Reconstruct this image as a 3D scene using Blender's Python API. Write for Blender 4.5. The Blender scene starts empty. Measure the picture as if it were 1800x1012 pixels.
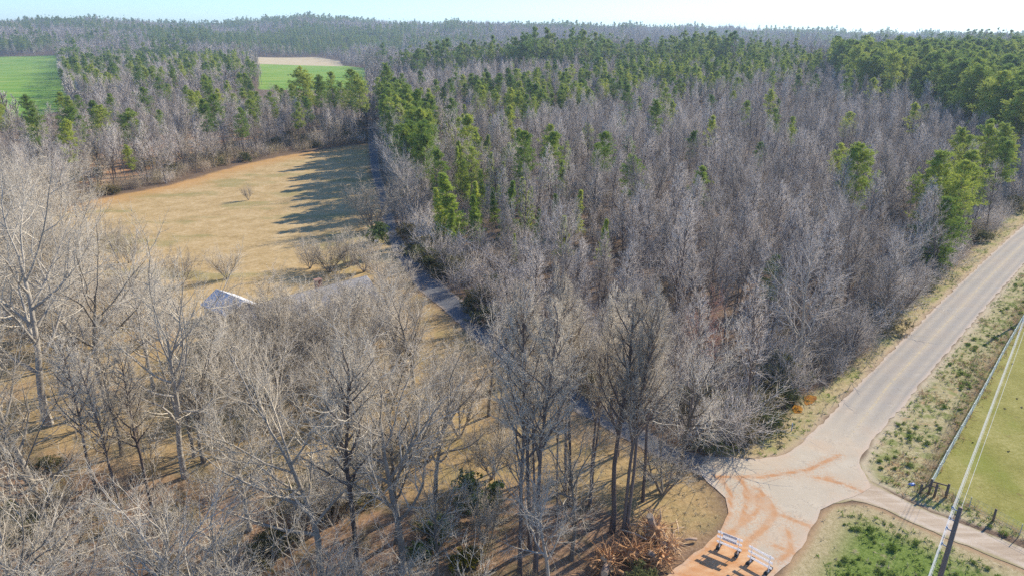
import bpy, bmesh, math, random
import numpy as np
from mathutils import Vector, Matrix
from mathutils.geometry import tessellate_polygon

SC = bpy.context.scene
COL = SC.collection
rng = np.random.default_rng(7)
random.seed(7)
R = math.radians

# ------------------------------------------------------------------ camera
CAM_H = 40.0
PITCH = R(20.4)
cam_d = bpy.data.cameras.new('camera')
cam_d.sensor_width = 36.0
cam_d.lens = 24.0
cam_d.clip_start = 0.5
cam_d.clip_end = 12000
cam = bpy.data.objects.new('camera', cam_d)
COL.objects.link(cam)
cam.location = (0, 0, CAM_H)
cam.rotation_euler = (R(90) - PITCH, 0, 0)
SC.camera = cam

# ------------------------------------------------------------------ light
SUN_DIR = Vector((0.80, 0.60, 0)).normalized()
SUN_EL = R(30)
world = bpy.data.worlds.new('World')
SC.world = world
world.use_nodes = True
wn = world.node_tree
bg = wn.nodes['Background']
sky = wn.nodes.new('ShaderNodeTexSky')
sky.sky_type = 'NISHITA'
sky.sun_disc = False
sky.sun_elevation = SUN_EL
sky.sun_rotation = math.atan2(SUN_DIR.x, SUN_DIR.y)
sky.altitude = 200
sky.air_density = 1.0
sky.dust_density = 0.15
sky.ozone_density = 3.5
tint = wn.nodes.new('ShaderNodeMixRGB')
tint.blend_type = 'MULTIPLY'
tint.inputs[0].default_value = 1.0
tint.inputs[2].default_value = (0.77, 0.975, 1.27, 1)
wn.links.new(sky.outputs[0], tint.inputs[1])
wn.links.new(tint.outputs[0], bg.inputs[0])
bg.inputs[1].default_value = 0.118
sun_d = bpy.data.lights.new('sun', 'SUN')
sun_d.energy = 5.0
sun_d.angle = R(0.5)
sun_d.color = (1.0, 0.91, 0.77)
sun = bpy.data.objects.new('sun', sun_d)
COL.objects.link(sun)
sv = Vector((SUN_DIR.x * math.cos(SUN_EL), SUN_DIR.y * math.cos(SUN_EL), math.sin(SUN_EL)))
sun.rotation_euler = sv.to_track_quat('Z', 'Y').to_euler()
sun.location = (0, 0, 200)
SC.view_settings.view_transform = 'Standard'
SC.view_settings.look = 'None'
SC.view_settings.gamma = 1
SC.view_settings.exposure = 0.68
SC.cycles.max_bounces = 5
SC.cycles.diffuse_bounces = 3
SC.cycles.glossy_bounces = 1
SC.cycles.transmission_bounces = 2
SC.cycles.volume_bounces = 0
SC.cycles.transparent_max_bounces = 4
SC.cycles.use_denoising = False
SC.cycles.denoiser = 'OPENIMAGEDENOISE'

# ------------------------------------------------------------------ helpers
def ground_at(u, v, z=0.0):
    """the place on the ground of a point measured in the 1800 px survey picture"""
    dx = (u - 900) / 1200.0
    dy = -(v - 506) / 1200.0
    d = (dx, math.cos(PITCH) + dy * math.sin(PITCH), -math.sin(PITCH) + dy * math.cos(PITCH))
    t = (z - CAM_H) / d[2]
    return (d[0] * t, d[1] * t)

def G(pts, z=0.0):
    return np.array([ground_at(u, v, z) for u, v in pts])

def inside(P, poly):
    x, y = P[:, 0], P[:, 1]
    c = np.zeros(len(P), bool)
    n = len(poly)
    for i in range(n):
        x0, y0 = poly[i]
        x1, y1 = poly[(i + 1) % n]
        if y0 == y1:
            continue
        m = ((y0 > y) != (y1 > y)) & (x < (x1 - x0) * (y - y0) / (y1 - y0) + x0)
        c ^= m
    return c

def dist_line(P, line, closed=False):
    d = np.full(len(P), 1e9)
    n = len(line)
    for i in range(n if closed else n - 1):
        a = np.asarray(line[i]); b = np.asarray(line[(i + 1) % n])
        ab = b - a
        t = np.clip(((P - a) @ ab) / max(ab @ ab, 1e-9), 0, 1)
        q = a + t[:, None] * ab
        d = np.minimum(d, np.hypot(P[:, 0] - q[:, 0], P[:, 1] - q[:, 1]))
    return d

def sdist(P, poly):
    """positive inside"""
    d = dist_line(P, poly, True)
    return np.where(inside(P, poly), d, -d)

def sstep(a, b, x):
    t = np.clip((x - a) / (b - a), 0, 1)
    return t * t * (3 - 2 * t)

def height(x, y):
    x = np.asarray(x, float); y = np.asarray(y, float)
    r = np.hypot(x, y)
    az = np.arctan2(x, np.maximum(y, 1e-3))
    u = 900 + 1200 * np.tan(np.clip(az, -1.2, 1.2)) * 0.95
    prof = np.interp(u, [-400, 0, 250, 480, 580, 680, 780, 1000, 1150, 1300, 1450, 1800, 2200],
                     [46, 50, 52, 54, 68, 56, 46, 35, 25, 13, 3, 0, 0])
    far = sstep(1250, 2300, r) * prof
    far = far * (1 - 0.35 * sstep(2400, 3600, r))
    und = (9 * np.sin(x * 0.004 + 1.3) * np.sin(y * 0.0046 + x * 0.0017) + 3 * np.sin(x * 0.011 + y * 0.007)) * sstep(600, 1500, r)
    mid = 9 * sstep(260, 560, y) * sstep(-60, 60, x + 0.10 * y)
    rt = 2.5 * sstep(170, 330, y) * sstep(60, 170, x)
    front = sstep(-2, 10, y)
    gul = -1.6 * np.exp(-((y - (44 + 0.12 * x)) / 3.2) ** 2) * sstep(-8, -20, x) * sstep(-75, -55, x)
    return (far + und + mid + rt) * front + gul

def hz(x, y):
    return float(height(np.array([x]), np.array([y]))[0])

def tag(o, label=None, cat=None, group=None, kind=None):
    if label: o['label'] = label
    if cat: o['category'] = cat
    if group: o['group'] = group
    if kind: o['kind'] = kind
    return o

def link(name, me, parent=None):
    o = bpy.data.objects.new(name, me)
    COL.objects.link(o)
    if parent is not None:
        o.parent = parent
    return o

def empty(name, loc, rz=0.0, sc=1.0):
    o = bpy.data.objects.new(name, None)
    COL.objects.link(o)
    o.location = loc
    o.rotation_euler = (0, 0, rz)
    o.scale = (sc, sc, sc)
    o.empty_display_size = 0.5
    return o

def mesh_np(name, V, tris=None, quads=None, mats=(), smooth=False):
    """mesh from numpy arrays"""
    V = np.asarray(V, np.float32)
    nt = 0 if tris is None else len(tris)
    nq = 0 if quads is None else len(quads)
    me = bpy.data.meshes.new(name)
    me.vertices.add(len(V))
    me.vertices.foreach_set('co', V.ravel())
    loops = []
    starts = []
    s = 0
    if nt:
        loops.append(np.asarray(tris, np.int32).ravel()); starts.append(np.arange(nt) * 3); s = nt * 3
    if nq:
        loops.append(np.asarray(quads, np.int32).ravel()); starts.append(s + np.arange(nq) * 4)
    L = np.concatenate(loops)
    me.loops.add(len(L))
    me.loops.foreach_set('vertex_index', L)
    me.polygons.add(nt + nq)
    me.polygons.foreach_set('loop_start', np.concatenate(starts).astype(np.int32))
    me.update(calc_edges=True)
    if smooth:
        me.polygons.foreach_set('use_smooth', np.ones(nt + nq, bool))
    me.validate()
    for m in mats:
        me.materials.append(m)
    return me

def attr(me, name, vals):
    a = me.attributes.new(name, 'FLOAT', 'POINT')
    a.data.foreach_set('value', np.asarray(vals, np.float32))

class Bld:
    """collects boxes, tubes and polygons into one mesh"""
    def __init__(s):
        s.v = []; s.f = []
    def add(s, vs, fs):
        n = len(s.v)
        s.v += [tuple(map(float, p)) for p in vs]
        s.f += [tuple(i + n for i in f) for f in fs]
        return s
    def box(s, c, size, M=None, bev=0.0):
        hx, hy, hz_ = size[0] / 2, size[1] / 2, size[2] / 2
        vs = [Vector((x * hx, y * hy, z * hz_)) for z in (-1, 1) for y in (-1, 1) for x in (-1, 1)]
        if M is not None:
            vs = [M @ p for p in vs]
        vs = [p + Vector(c) for p in vs]
        return s.add(vs, [(0, 2, 3, 1), (4, 5, 7, 6), (0, 1, 5, 4), (2, 6, 7, 3), (0, 4, 6, 2), (1, 3, 7, 5)])
    def bar(s, a, b, w, t=None):
        a = Vector(a); b = Vector(b)
        d = b - a
        q = d.to_track_quat('X', 'Z').to_matrix()
        return s.box((a + b) / 2, (d.length, w, t or w), q)
    def tube(s, pts, rad, n=8, cap=True):
        pts = [Vector(p) for p in pts]
        if not isinstance(rad, (list, tuple)):
            rad = [rad] * len(pts)
        base = len(s.v)
        vs = []
        for i, p in enumerate(pts):
            d = (pts[min(i + 1, len(pts) - 1)] - pts[max(i - 1, 0)]).normalized()
            ref = Vector((0, 0, 1)) if abs(d.z) < 0.9 else Vector((1, 0, 0))
            a = d.cross(ref).normalized(); b = d.cross(a)
            for k in range(n):
                an = 2 * math.pi * k / n
                vs.append(p + (a * math.cos(an) + b * math.sin(an)) * rad[i])
        fs = []
        for i in range(len(pts) - 1):
            for k in range(n):
                k2 = (k + 1) % n
                fs.append((i * n + k, i * n + k2, (i + 1) * n + k2, (i + 1) * n + k))
        if cap:
            fs.append(tuple(range(n))[::-1]); fs.append(tuple((len(pts) - 1) * n + k for k in range(n)))
        return s.add(vs, fs)
    def mesh(s, name, *mats, smooth=False):
        me = bpy.data.meshes.new(name)
        me.from_pydata(s.v, [], s.f)
        me.update()
        for m in mats:
            me.materials.append(m)
        if smooth:
            me.polygons.foreach_set('use_smooth', np.ones(len(me.polygons), bool))
        return me
    def obj(s, name, mat, parent=None, smooth=False):
        return link(name, s.mesh(name, mat, smooth=smooth), parent)

# ------------------------------------------------------------------ materials
class NT:
    def __init__(s, name):
        s.m = bpy.data.materials.new(name)
        s.m.use_nodes = True
        s.t = s.m.node_tree
        s.t.nodes.clear()
        s.out = s.t.nodes.new('ShaderNodeOutputMaterial')
    def n(s, typ, **kw):
        nd = s.t.nodes.new('ShaderNode' + typ)
        for k, v in kw.items():
            setattr(nd, k, v)
        return nd
    def l(s, a, b):
        s.t.links.new(a, b)
    def val(s, x, inp):
        if isinstance(x, (int, float)):
            inp.default_value = x
        elif isinstance(x, (tuple, list)):
            inp.default_value = tuple(x) + ((1,) if len(x) == 3 and len(inp.default_value) == 4 else ())
        else:
            s.l(x, inp)
    def math(s, op, a, b=0.0, c=None, clamp=False):
        nd = s.n('Math', operation=op, use_clamp=clamp)
        s.val(a, nd.inputs[0]); s.val(b, nd.inputs[1])
        if c is not None: s.val(c, nd.inputs[2])
        return nd.outputs[0]
    def mix(s, f, a, b):
        nd = s.n('MixRGB')
        s.val(f, nd.inputs[0]); s.val(a, nd.inputs[1]); s.val(b, nd.inputs[2])
        return nd.outputs[0]
    def noise(s, scale, detail=4, vec=None, rough=0.6, stretch=None):
        nd = s.n('TexNoise')
        nd.inputs['Scale'].default_value = scale
        nd.inputs['Detail'].default_value = detail
        nd.inputs['Roughness'].default_value = rough
        if stretch is not None:
            mp = s.n('Mapping')
            mp.inputs['Scale'].default_value = stretch[:3]
            if len(stretch) > 3: mp.inputs['Rotation'].default_value = (0, 0, stretch[3])
            s.l(vec if vec is not None else s.pos(), mp.inputs[0])
            s.l(mp.outputs[0], nd.inputs['Vector'])
        else:
            s.l(vec if vec is not None else s.pos(), nd.inputs['Vector'])
        return nd.outputs['Fac']
    def pos(s):
        if not hasattr(s, '_p'):
            s._p = s.n('NewGeometry').outputs['Position']
        return s._p
    def objpos(s):
        if not hasattr(s, '_o'):
            s._o = s.n('TexCoord').outputs['Object']
        return s._o
    def rnd(s):
        if not hasattr(s, '_r'):
            s._r = s.n('ObjectInfo').outputs['Random']
        return s._r
    def at(s, name):
        nd = s.n('Attribute'); nd.attribute_name = name
        return nd.outputs['Fac']
    def ramp(s, f, stops):
        nd = s.n('ValToRGB')
        e = nd.color_ramp.elements
        while len(e) < len(stops): e.new(0.5)
        for k, (p, c) in enumerate(stops):
            e[k].position = p
            e[k].color = (c if isinstance(c, (tuple, list)) else (c, c, c)) + ((1,) if not isinstance(c, (tuple, list)) or len(c) == 3 else ())
        s.l(f, nd.inputs[0])
        return nd.outputs['Color']
    def range(s, f, a, b, c=0.0, d=1.0, smooth=True):
        nd = s.n('MapRange', interpolation_type='SMOOTHSTEP' if smooth else 'LINEAR')
        s.val(f, nd.inputs[0])
        for i, x in enumerate((a, b, c, d)): s.val(x, nd.inputs[1 + i])
        return nd.outputs[0]
    def done(s, color, rough=0.9, bump=None, bstr=0.3, bdist=0.05, metal=0.0, spec=0.2, trans=0.0):
        b = s.n('BsdfPrincipled')
        s.val(color, b.inputs['Base Color'])
        s.val(rough, b.inputs['Roughness'])
        b.inputs['Metallic'].default_value = metal
        b.inputs['Specular IOR Level'].default_value = spec
        if bump is not None:
            bn = s.n('Bump')
            bn.inputs['Strength'].default_value = bstr
            bn.inputs['Distance'].default_value = bdist
            s.l(bump, bn.inputs['Height']); s.l(bn.outputs[0], b.inputs['Normal'])
        o = b.outputs[0]
        if trans:
            t = s.n('BsdfTranslucent')
            s.val(color, t.inputs[0])
            mx = s.n('MixShader')
            mx.inputs[0].default_value = trans
            s.l(o, mx.inputs[1]); s.l(t.outputs[0], mx.inputs[2]); o = mx.outputs[0]
        s.l(o, s.out.inputs[0])
        return s.m

def diffuse_mat(name, cols, var=0.25, trans=0.0, nscale=1.2):
    """cheap matte surface: colour varies from plant to plant and over it"""
    m = NT(name)
    f = m.noise(nscale, 2)
    c = m.ramp(m.math('ADD', m.math('MULTIPLY', m.rnd(), 0.6), m.math('MULTIPLY', f, 0.6), clamp=True),
               [(0.1 + 0.8 * i / max(len(cols) - 1, 1), k) for i, k in enumerate(cols)])
    d = m.n('BsdfDiffuse'); m.l(c, d.inputs[0]); o = d.outputs[0]
    if trans:
        t = m.n('BsdfTranslucent'); m.l(c, t.inputs[0])
        mx = m.n('MixShader'); mx.inputs[0].default_value = trans
        m.l(o, mx.inputs[1]); m.l(t.outputs[0], mx.inputs[2]); o = mx.outputs[0]
    m.l(o, m.out.inputs[0])
    return m.m

def plain(name, col, rough=0.7, amt=0.25, scale=6, metal=0.0, spec=0.3):
    m = NT(name)
    f = m.noise(scale, 4, m.objpos())
    c = m.mix(f, [x * (1 - amt) for x in col], [min(1, x * (1 + amt)) for x in col])
    return m.done(c, rough, bump=f, bstr=0.15, bdist=0.02, metal=metal, spec=spec)

M_BARK = diffuse_mat('bark', [(0.10, 0.082, 0.064), (0.22, 0.19, 0.15), (0.42, 0.375, 0.305)], nscale=0.45)
M_BARKDARK = diffuse_mat('dark_bark', [(0.09, 0.07, 0.06), (0.16, 0.125, 0.105), (0.22, 0.18, 0.15)], nscale=0.9)
M_TWIG = diffuse_mat('pale_twigs', [(0.34, 0.285, 0.21), (0.50, 0.435, 0.33), (0.64, 0.57, 0.455)], nscale=0.5)
M_TWIGP = diffuse_mat('purple_grey_twigs', [(0.22, 0.192, 0.155), (0.45, 0.395, 0.335), (0.68, 0.61, 0.525)], nscale=0.2)
M_TWIGR = diffuse_mat('red_budded_twigs', [(0.40, 0.20, 0.15), (0.52, 0.30, 0.225)], nscale=0.5)
M_PINE = diffuse_mat('pine_needles', [(0.085, 0.165, 0.05), (0.23, 0.32, 0.065), (0.48, 0.52, 0.10)], trans=0.4, nscale=0.35)
M_PINEFAR = diffuse_mat('far_pine_needles', [(0.13, 0.23, 0.07), (0.22, 0.31, 0.075), (0.32, 0.36, 0.085)], trans=0.4, nscale=0.05)
M_CEDAR = diffuse_mat('cedar_foliage', [(0.10, 0.155, 0.05), (0.16, 0.21, 0.07)], trans=0.35)
M_YELLOW = diffuse_mat('yellow_green_leaves', [(0.17, 0.16, 0.03), (0.25, 0.21, 0.03)], trans=0.3)
M_BRUSH = diffuse_mat('brush_twigs', [(0.30, 0.23, 0.16), (0.42, 0.34, 0.25), (0.36, 0.30, 0.15)], nscale=0.2)
M_LEAFBRUSH = diffuse_mat('brush_leaves', [(0.09, 0.11, 0.045), (0.15, 0.155, 0.065), (0.22, 0.18, 0.085)], trans=0.3, nscale=0.3)
M_GRASSTUFT = diffuse_mat('green_tufts', [(0.12, 0.19, 0.035), (0.22, 0.30, 0.06), (0.33, 0.37, 0.11)], trans=0.25, nscale=0.25)
M_DRYTUFT = diffuse_mat('dry_tufts', [(0.36, 0.30, 0.19), (0.46, 0.39, 0.26), (0.34, 0.33, 0.18)], trans=0.2, nscale=0.25)
M_RUSTTUFT = diffuse_mat('rusty_weeds', [(0.36, 0.20, 0.09), (0.42, 0.27, 0.14)], trans=0.2, nscale=0.25)

# ------------------------------------------------------------------ survey outlines (ground metres)
LANE_R = [(1240, 802), (1190, 788), (1060, 712), (940, 643), (862, 582), (815, 531), (748, 474), (711, 431), (694, 390), (680, 345), (668, 300), (664, 256), (660, 215)]
LANE_L = [(1237, 838), (1150, 800), (1020, 728), (910, 657), (835, 597), (785, 548), (734, 508), (697, 451), (677, 410), (664, 345), (652, 300), (648, 256), (647, 215)]
P_LANE = np.vstack([G(LANE_R), G(LANE_L)[::-1]])
MAIN_L = [(1900, 330), (1800, 396), (1724, 464), (1657, 528), (1576, 609), (1506, 679), (1469, 719), (1415, 774), (1381, 799), (1334, 808), (1267, 803), (1240, 802), (1225, 818), (1237, 838), (1258, 858), (1274, 876), (1281, 892), (1277, 912), (1264, 934), (1234, 964), (1200, 991), (1160, 1020), (1130, 1060)]
MAIN_R = [(1900, 390), (1800, 464), (1751, 518), (1697, 582), (1617, 676), (1580, 722), (1536, 769), (1516, 800), (1511, 822), (1530, 845), (1520, 866), (1486, 878), (1462, 884), (1445, 897), (1432, 918), (1415, 951), (1388, 988), (1365, 1014), (1330, 1060)]
P_MAIN = np.vstack([G(MAIN_L), G(MAIN_R)[::-1]])
TRACK_T = [(1500, 800), (1530, 845), (1570, 867), (1637, 900), (1704, 924), (1800, 961), (1900, 1000), (2050, 1050)]
TRACK_B = [(1462, 884), (1500, 880), (1536, 887), (1603, 917), (1704, 961), (1800, 999), (1900, 1040), (2000, 1090)]
P_TRACK = np.vstack([G(TRACK_T), G(TRACK_B)[::-1]])
P_FIELD = G([(60, 372), (180, 349), (300, 325), (420, 291), (500, 274), (648, 252), (650, 300), (662, 345), (675, 410), (697, 451), (734, 508), (600, 560), (430, 600), (300, 560), (200, 500), (100, 440)])
P_GREEN1 = G([(-250, 107), (101, 107), (108, 140), (130, 190), (60, 206), (-250, 212)])
P_GREEN2 = G([(455, 112), (604, 112), (640, 117), (645, 150), (600, 160), (455, 158)])
P_STRAW = G([(430, 104), (560, 101), (596, 104), (604, 113.5), (430, 113.5)])
P_PAST = G([(1850, 470), (1800, 545), (1727, 674), (1633, 842), (1665, 862), (1745, 905), (1800, 932), (1950, 990), (2200, 900), (2200, 480)])
P_VERGE = G([(1900, 392), (1800, 464), (1697, 582), (1617, 676), (1536, 769), (1511, 822), (1530, 845), (1637, 895), (1800, 950), (1950, 1010), (1950, 990), (1745, 905), (1633, 842), (1727, 674), (1800, 545), (1850, 470)])
P_WEDGE_VERGE = G([(1900, 330), (1800, 396), (1657, 528), (1506, 679), (1415, 774), (1381, 799), (1334, 808), (1267, 803), (1240, 790), (1290, 788), (1350, 770), (1400, 705), (1470, 668), (1540, 600), (1590, 540), (1640, 500), (1700, 450), (1800, 355), (1900, 290)])
P_CORNER = G([(1445, 897), (1462, 884), (1536, 887), (1603, 917), (1800, 999), (1950, 1060), (1950, 1200), (1250, 1200), (1330, 1060), (1388, 988), (1432, 918)])
P_WEDGE = G([(1250, 792), (1200, 783), (1075, 708), (955, 640), (878, 580), (830, 529), (765, 474), (728, 431), (710, 390), (696, 345), (684, 300), (680, 256), (668, 200), (655, 160), (2000, 160), (2000, 250), (1800, 355), (1700, 448), (1640, 500), (1590, 540), (1540, 598), (1470, 662), (1400, 702), (1350, 768), (1290, 788)])
P_LEFT = G([(-150, 350), (100, 384), (180, 345), (300, 321), (420, 287), (500, 270), (640, 250), (642, 215), (560, 205), (455, 205), (440, 182), (300, 198), (170, 214), (100, 245), (40, 262), (-150, 266)])
P_FRONT = G([(-300, 1300), (-300, 400), (0, 400), (130, 430), (250, 480), (330, 560), (430, 610), (560, 650), (700, 640), (850, 700), (905, 790), (990, 900), (1010, 1000), (900, 1300)])
P_LAWN = G([(860, 690), (1050, 760), (1180, 812), (1262, 868), (1270, 900), (1240, 950), (1150, 960), (1080, 900), (960, 860), (880, 800)])
P_LEAVES = G([(-300, 1400), (-300, 760), (150, 800), (420, 850), (640, 850), (760, 880), (900, 860), (1030, 880), (1150, 960), (1240, 950), (1200, 991), (1130, 1060), (900, 1400)])
P_YARD = G([(430, 600), (734, 506), (790, 548), (840, 597), (915, 657), (1025, 728), (1155, 800), (1180, 812), (1000, 800), (860, 700), (700, 660), (500, 680)])
P_DIRT = G([(330, 228), (460, 200), (470, 232), (430, 262), (350, 268), (200, 330), (130, 320), (160, 270), (250, 245)])
# ------------------------------------------------------------------ ground
def build_ground():
    rr = [0.0]
    r = 12.0
    while r < 5200:
        rr.append(r)
        r *= 1.0105 if r < 420 else 1.016
    rr = np.array(rr)
    az = np.concatenate([np.arange(-46, 46.01, 0.3), np.arange(50, 314, 6.0)])
    az = np.radians(az)
    nr, na = len(rr), len(az)
    RR, AA = np.meshgrid(rr, az, indexing='ij')
    X = (RR * np.sin(AA)).ravel(); Y = (RR * np.cos(AA)).ravel()
    P = np.stack([X, Y], 1)
    Z = height(X, Y)
    V = np.stack([X, Y, Z], 1)
    i = np.arange(nr - 1)[:, None]; j = np.arange(na)[None, :]
    j2 = (j + 1) % na
    q = np.stack([i * na + j + 0 * i, i * na + j2 + 0 * i, (i + 1) * na + j2, (i + 1) * na + j], -1).reshape(-1, 4)
    q = q[na:]
    tri = np.stack([np.zeros(na, int), na + np.arange(na), na + (np.arange(na) + 1) % na], 1)
    tri = tri[:, [0, 2, 1]]
    V[:na] = (0, 0, Z[0])
    me = mesh_np('ground', V, tri, q, (), True)
    for nm, pl in (('field', P_FIELD), ('green', None), ('straw', P_STRAW), ('pasture', P_PAST), ('verge', P_VERGE), ('edge', P_WEDGE_VERGE),
                   ('corner', P_CORNER), ('lawn', P_LAWN), ('dirt', P_DIRT), ('front', P_FRONT), ('leaves', P_LEAVES)):
        if nm == 'green':
            d = np.maximum(sdist(P, P_GREEN1), sdist(P, P_GREEN2))
        else:
            d = sdist(P, pl)
            if nm == 'front': d = np.maximum(d, sdist(P, P_YARD))
        attr(me, nm, np.clip(d, -60, 60))
    top = G([(60, 372), (180, 349), (300, 325), (420, 291), (500, 274), (648, 252)])
    attr(me, 'fieldtop', np.clip(dist_line(P, top), 0, 60))
    attr(me, 'rdist', np.clip(np.minimum(np.minimum(-sdist(P, P_MAIN), -sdist(P, P_TRACK)), -sdist(P, P_LANE)), -5, 30))
    attr(me, 'fence', np.clip(dist_line(P, G([(1850, 470), (1800, 545), (1727, 674), (1633, 842), (1665, 862), (1745, 905), (1950, 990)])), 0, 30))
    m = NT('ground')
    n_big = m.noise(0.03, 3); n_mid = m.noise(0.22, 5, rough=0.65); n_fine = m.noise(2.6, 4, rough=0.75); n_vf = m.noise(9.0, 2, rough=0.8)
    def wob(a, amp=3.0, soft=1.2, noise=n_mid):
        x = m.math('ADD', m.at(a), m.math('MULTIPLY', m.math('SUBTRACT', noise, 0.5), amp * 2))
        return m.range(x, -soft, soft)
    speck = m.math('ADD', m.math('MULTIPLY', n_fine, 0.6), m.math('MULTIPLY', n_vf, 0.4))
    # forest litter
    litter = m.ramp(speck, [(0.3, (0.08, 0.055, 0.038)), (0.5, (0.155, 0.105, 0.068)), (0.68, (0.27, 0.195, 0.13))])
    litter = m.mix(m.range(n_mid, 0.5, 0.75), litter, (0.12, 0.085, 0.055))
    # lawn under the open bare trees
    lawn = m.ramp(speck, [(0.3, (0.22, 0.145, 0.065)), (0.5, (0.38, 0.265, 0.12)), (0.7, (0.56, 0.41, 0.215))])
    lawn = m.mix(m.range(n_mid, 0.46, 0.66, 0, 0.65), lawn, m.ramp(speck, [(0.33, (0.17, 0.135, 0.055)), (0.67, (0.36, 0.30, 0.14))]))
    lawn = m.mix(m.range(m.noise(0.09, 4), 0.5, 0.66, 0, 0.6), lawn, m.ramp(speck, [(0.33, (0.20, 0.12, 0.06)), (0.67, (0.50, 0.34, 0.19))]))
    lawn = m.mix(m.range(m.at('rdist'), 0.0, 0.8, 0.7, 0.0), lawn, (0.26, 0.17, 0.095))
    leaves = m.ramp(speck, [(0.33, (0.14, 0.085, 0.05)), (0.5, (0.29, 0.18, 0.105)), (0.66, (0.45, 0.31, 0.20))])
    leaves = m.mix(m.range(n_mid, 0.48, 0.62, 0, 0.8), leaves, m.ramp(speck, [(0.35, (0.09, 0.075, 0.04)), (0.65, (0.20, 0.16, 0.085))]))
    field = m.ramp(m.math('ADD', m.math('MULTIPLY', n_mid, 0.45), m.math('MULTIPLY', m.noise(1.0, 5, rough=0.8), 0.55)),
                   [(0.36, (0.31, 0.215, 0.09)), (0.5, (0.45, 0.32, 0.15)), (0.63, (0.57, 0.43, 0.235))])
    field = m.mix(m.range(m.noise(0.045, 3, stretch=(1, 2.2, 1)), 0.52, 0.64, 0, 0.7), field, m.mix(m.noise(0.9, 4, rough=0.8), (0.20, 0.18, 0.06), (0.36, 0.31, 0.14)))
    field = m.mix(m.range(m.math('ADD', m.at('fieldtop'), m.math('MULTIPLY', n_mid, 8)), 5, 17, 0.75, 0.0), field, (0.47, 0.26, 0.095))
    past = m.ramp(m.math('ADD', m.math('MULTIPLY', n_mid, 0.35), m.math('MULTIPLY', speck, 0.65)),
                  [(0.36, (0.15, 0.14, 0.035)), (0.5, (0.26, 0.24, 0.065)), (0.63, (0.39, 0.345, 0.135))])
    past = m.mix(m.range(m.noise(0.12, 3), 0.5, 0.7, 0, 0.55), past, (0.19, 0.225, 0.035))
    past = m.mix(m.range(m.noise(0.9, 3), 0.64, 0.72, 0, 0.6), past, (0.20, 0.135, 0.06))
    verge = m.ramp(speck, [(0.32, (0.20, 0.165, 0.07)), (0.5, (0.36, 0.31, 0.155)), (0.66, (0.54, 0.47, 0.31))])
    verge = m.mix(m.range(m.noise(0.5, 4), 0.47, 0.6, 0, 0.75), verge, m.ramp(speck, [(0.35, (0.10, 0.13, 0.03)), (0.65, (0.24, 0.27, 0.075))]))
    verge = m.mix(m.range(m.noise(0.3, 4, stretch=(1.3, 1.3, 1, 0.5)), 0.57, 0.68, 0, 0.6), verge, (0.40, 0.235, 0.12))
    verge = m.mix(m.range(m.at('rdist'), 0.2, 1.6, 0.75, 0.0), verge, (0.50, 0.41, 0.29))
    verge = m.mix(m.range(m.math('ADD', m.at('fence'), n_mid), 0.6, 2.0, 0.55, 0), verge, (0.17, 0.105, 0.065))
    edge = m.ramp(speck, [(0.32, (0.22, 0.165, 0.075)), (0.5, (0.38, 0.30, 0.15)), (0.68, (0.53, 0.43, 0.27))])
    edge = m.mix(m.range(n_mid, 0.46, 0.62, 0, 0.75), edge, (0.24, 0.25, 0.075))
    edge = m.mix(m.range(m.at('rdist'), 0.1, 1.3, 0.8, 0.0), edge, (0.48, 0.36, 0.24))
    corner = m.ramp(speck, [(0.32, (0.22, 0.18, 0.085)), (0.5, (0.38, 0.31, 0.17)), (0.68, (0.55, 0.45, 0.29))])
    gm = m.math('MULTIPLY', m.range(m.at('corner'), 0.8, 4.2), m.range(m.noise(0.45, 4), 0.28, 0.44))
    corner = m.mix(gm, corner, m.ramp(speck, [(0.33, (0.05, 0.085, 0.018)), (0.5, (0.14, 0.195, 0.04)), (0.7, (0.28, 0.32, 0.10))]))
    corner = m.mix(m.range(m.at('rdist'), 0.1, 0.9, 0.8, 0.0), corner, (0.36, 0.23, 0.13))
    green = m.ramp(m.noise(0.02, 3, stretch=(1, 4, 1)), [(0.35, (0.13, 0.26, 0.030)), (0.55, (0.22, 0.34, 0.05)), (0.72, (0.33, 0.36, 0.08))])
    straw = m.ramp(m.noise(0.05, 4), [(0.35, (0.46, 0.36, 0.20)), (0.65, (0.56, 0.46, 0.28))])
    dirt = m.ramp(n_mid, [(0.35, (0.38, 0.19, 0.09)), (0.5, (0.46, 0.26, 0.13)), (0.7, (0.46, 0.33, 0.20))])
    c = litter
    c = m.mix(wob('dirt', 5, 3), c, dirt)
    c = m.mix(wob('front', 5, 3), c, lawn)
    c = m.mix(wob('field', 2.5, 1.6), c, field)
    c = m.mix(wob('lawn', 3, 2), c, lawn)
    c = m.mix(wob('leaves', 4, 3), c, leaves)
    c = m.mix(wob('edge', 1.6, 0.8), c, edge)
    c = m.mix(wob('verge', 0.6, 0.4), c, verge)
    c = m.mix(wob('corner', 0.6, 0.4), c, corner)
    c = m.mix(wob('pasture', 0.5, 0.35), c, past)
    c = m.mix(wob('green', 4, 1.5), c, green)
    c = m.mix(wob('straw', 3, 1), c, straw)
    me.materials.append(m.done(c, 0.95, bump=speck, bstr=0.5, bdist=0.12, spec=0.05))
    tag(link('ground', me), kind='structure')
build_ground()

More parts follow.
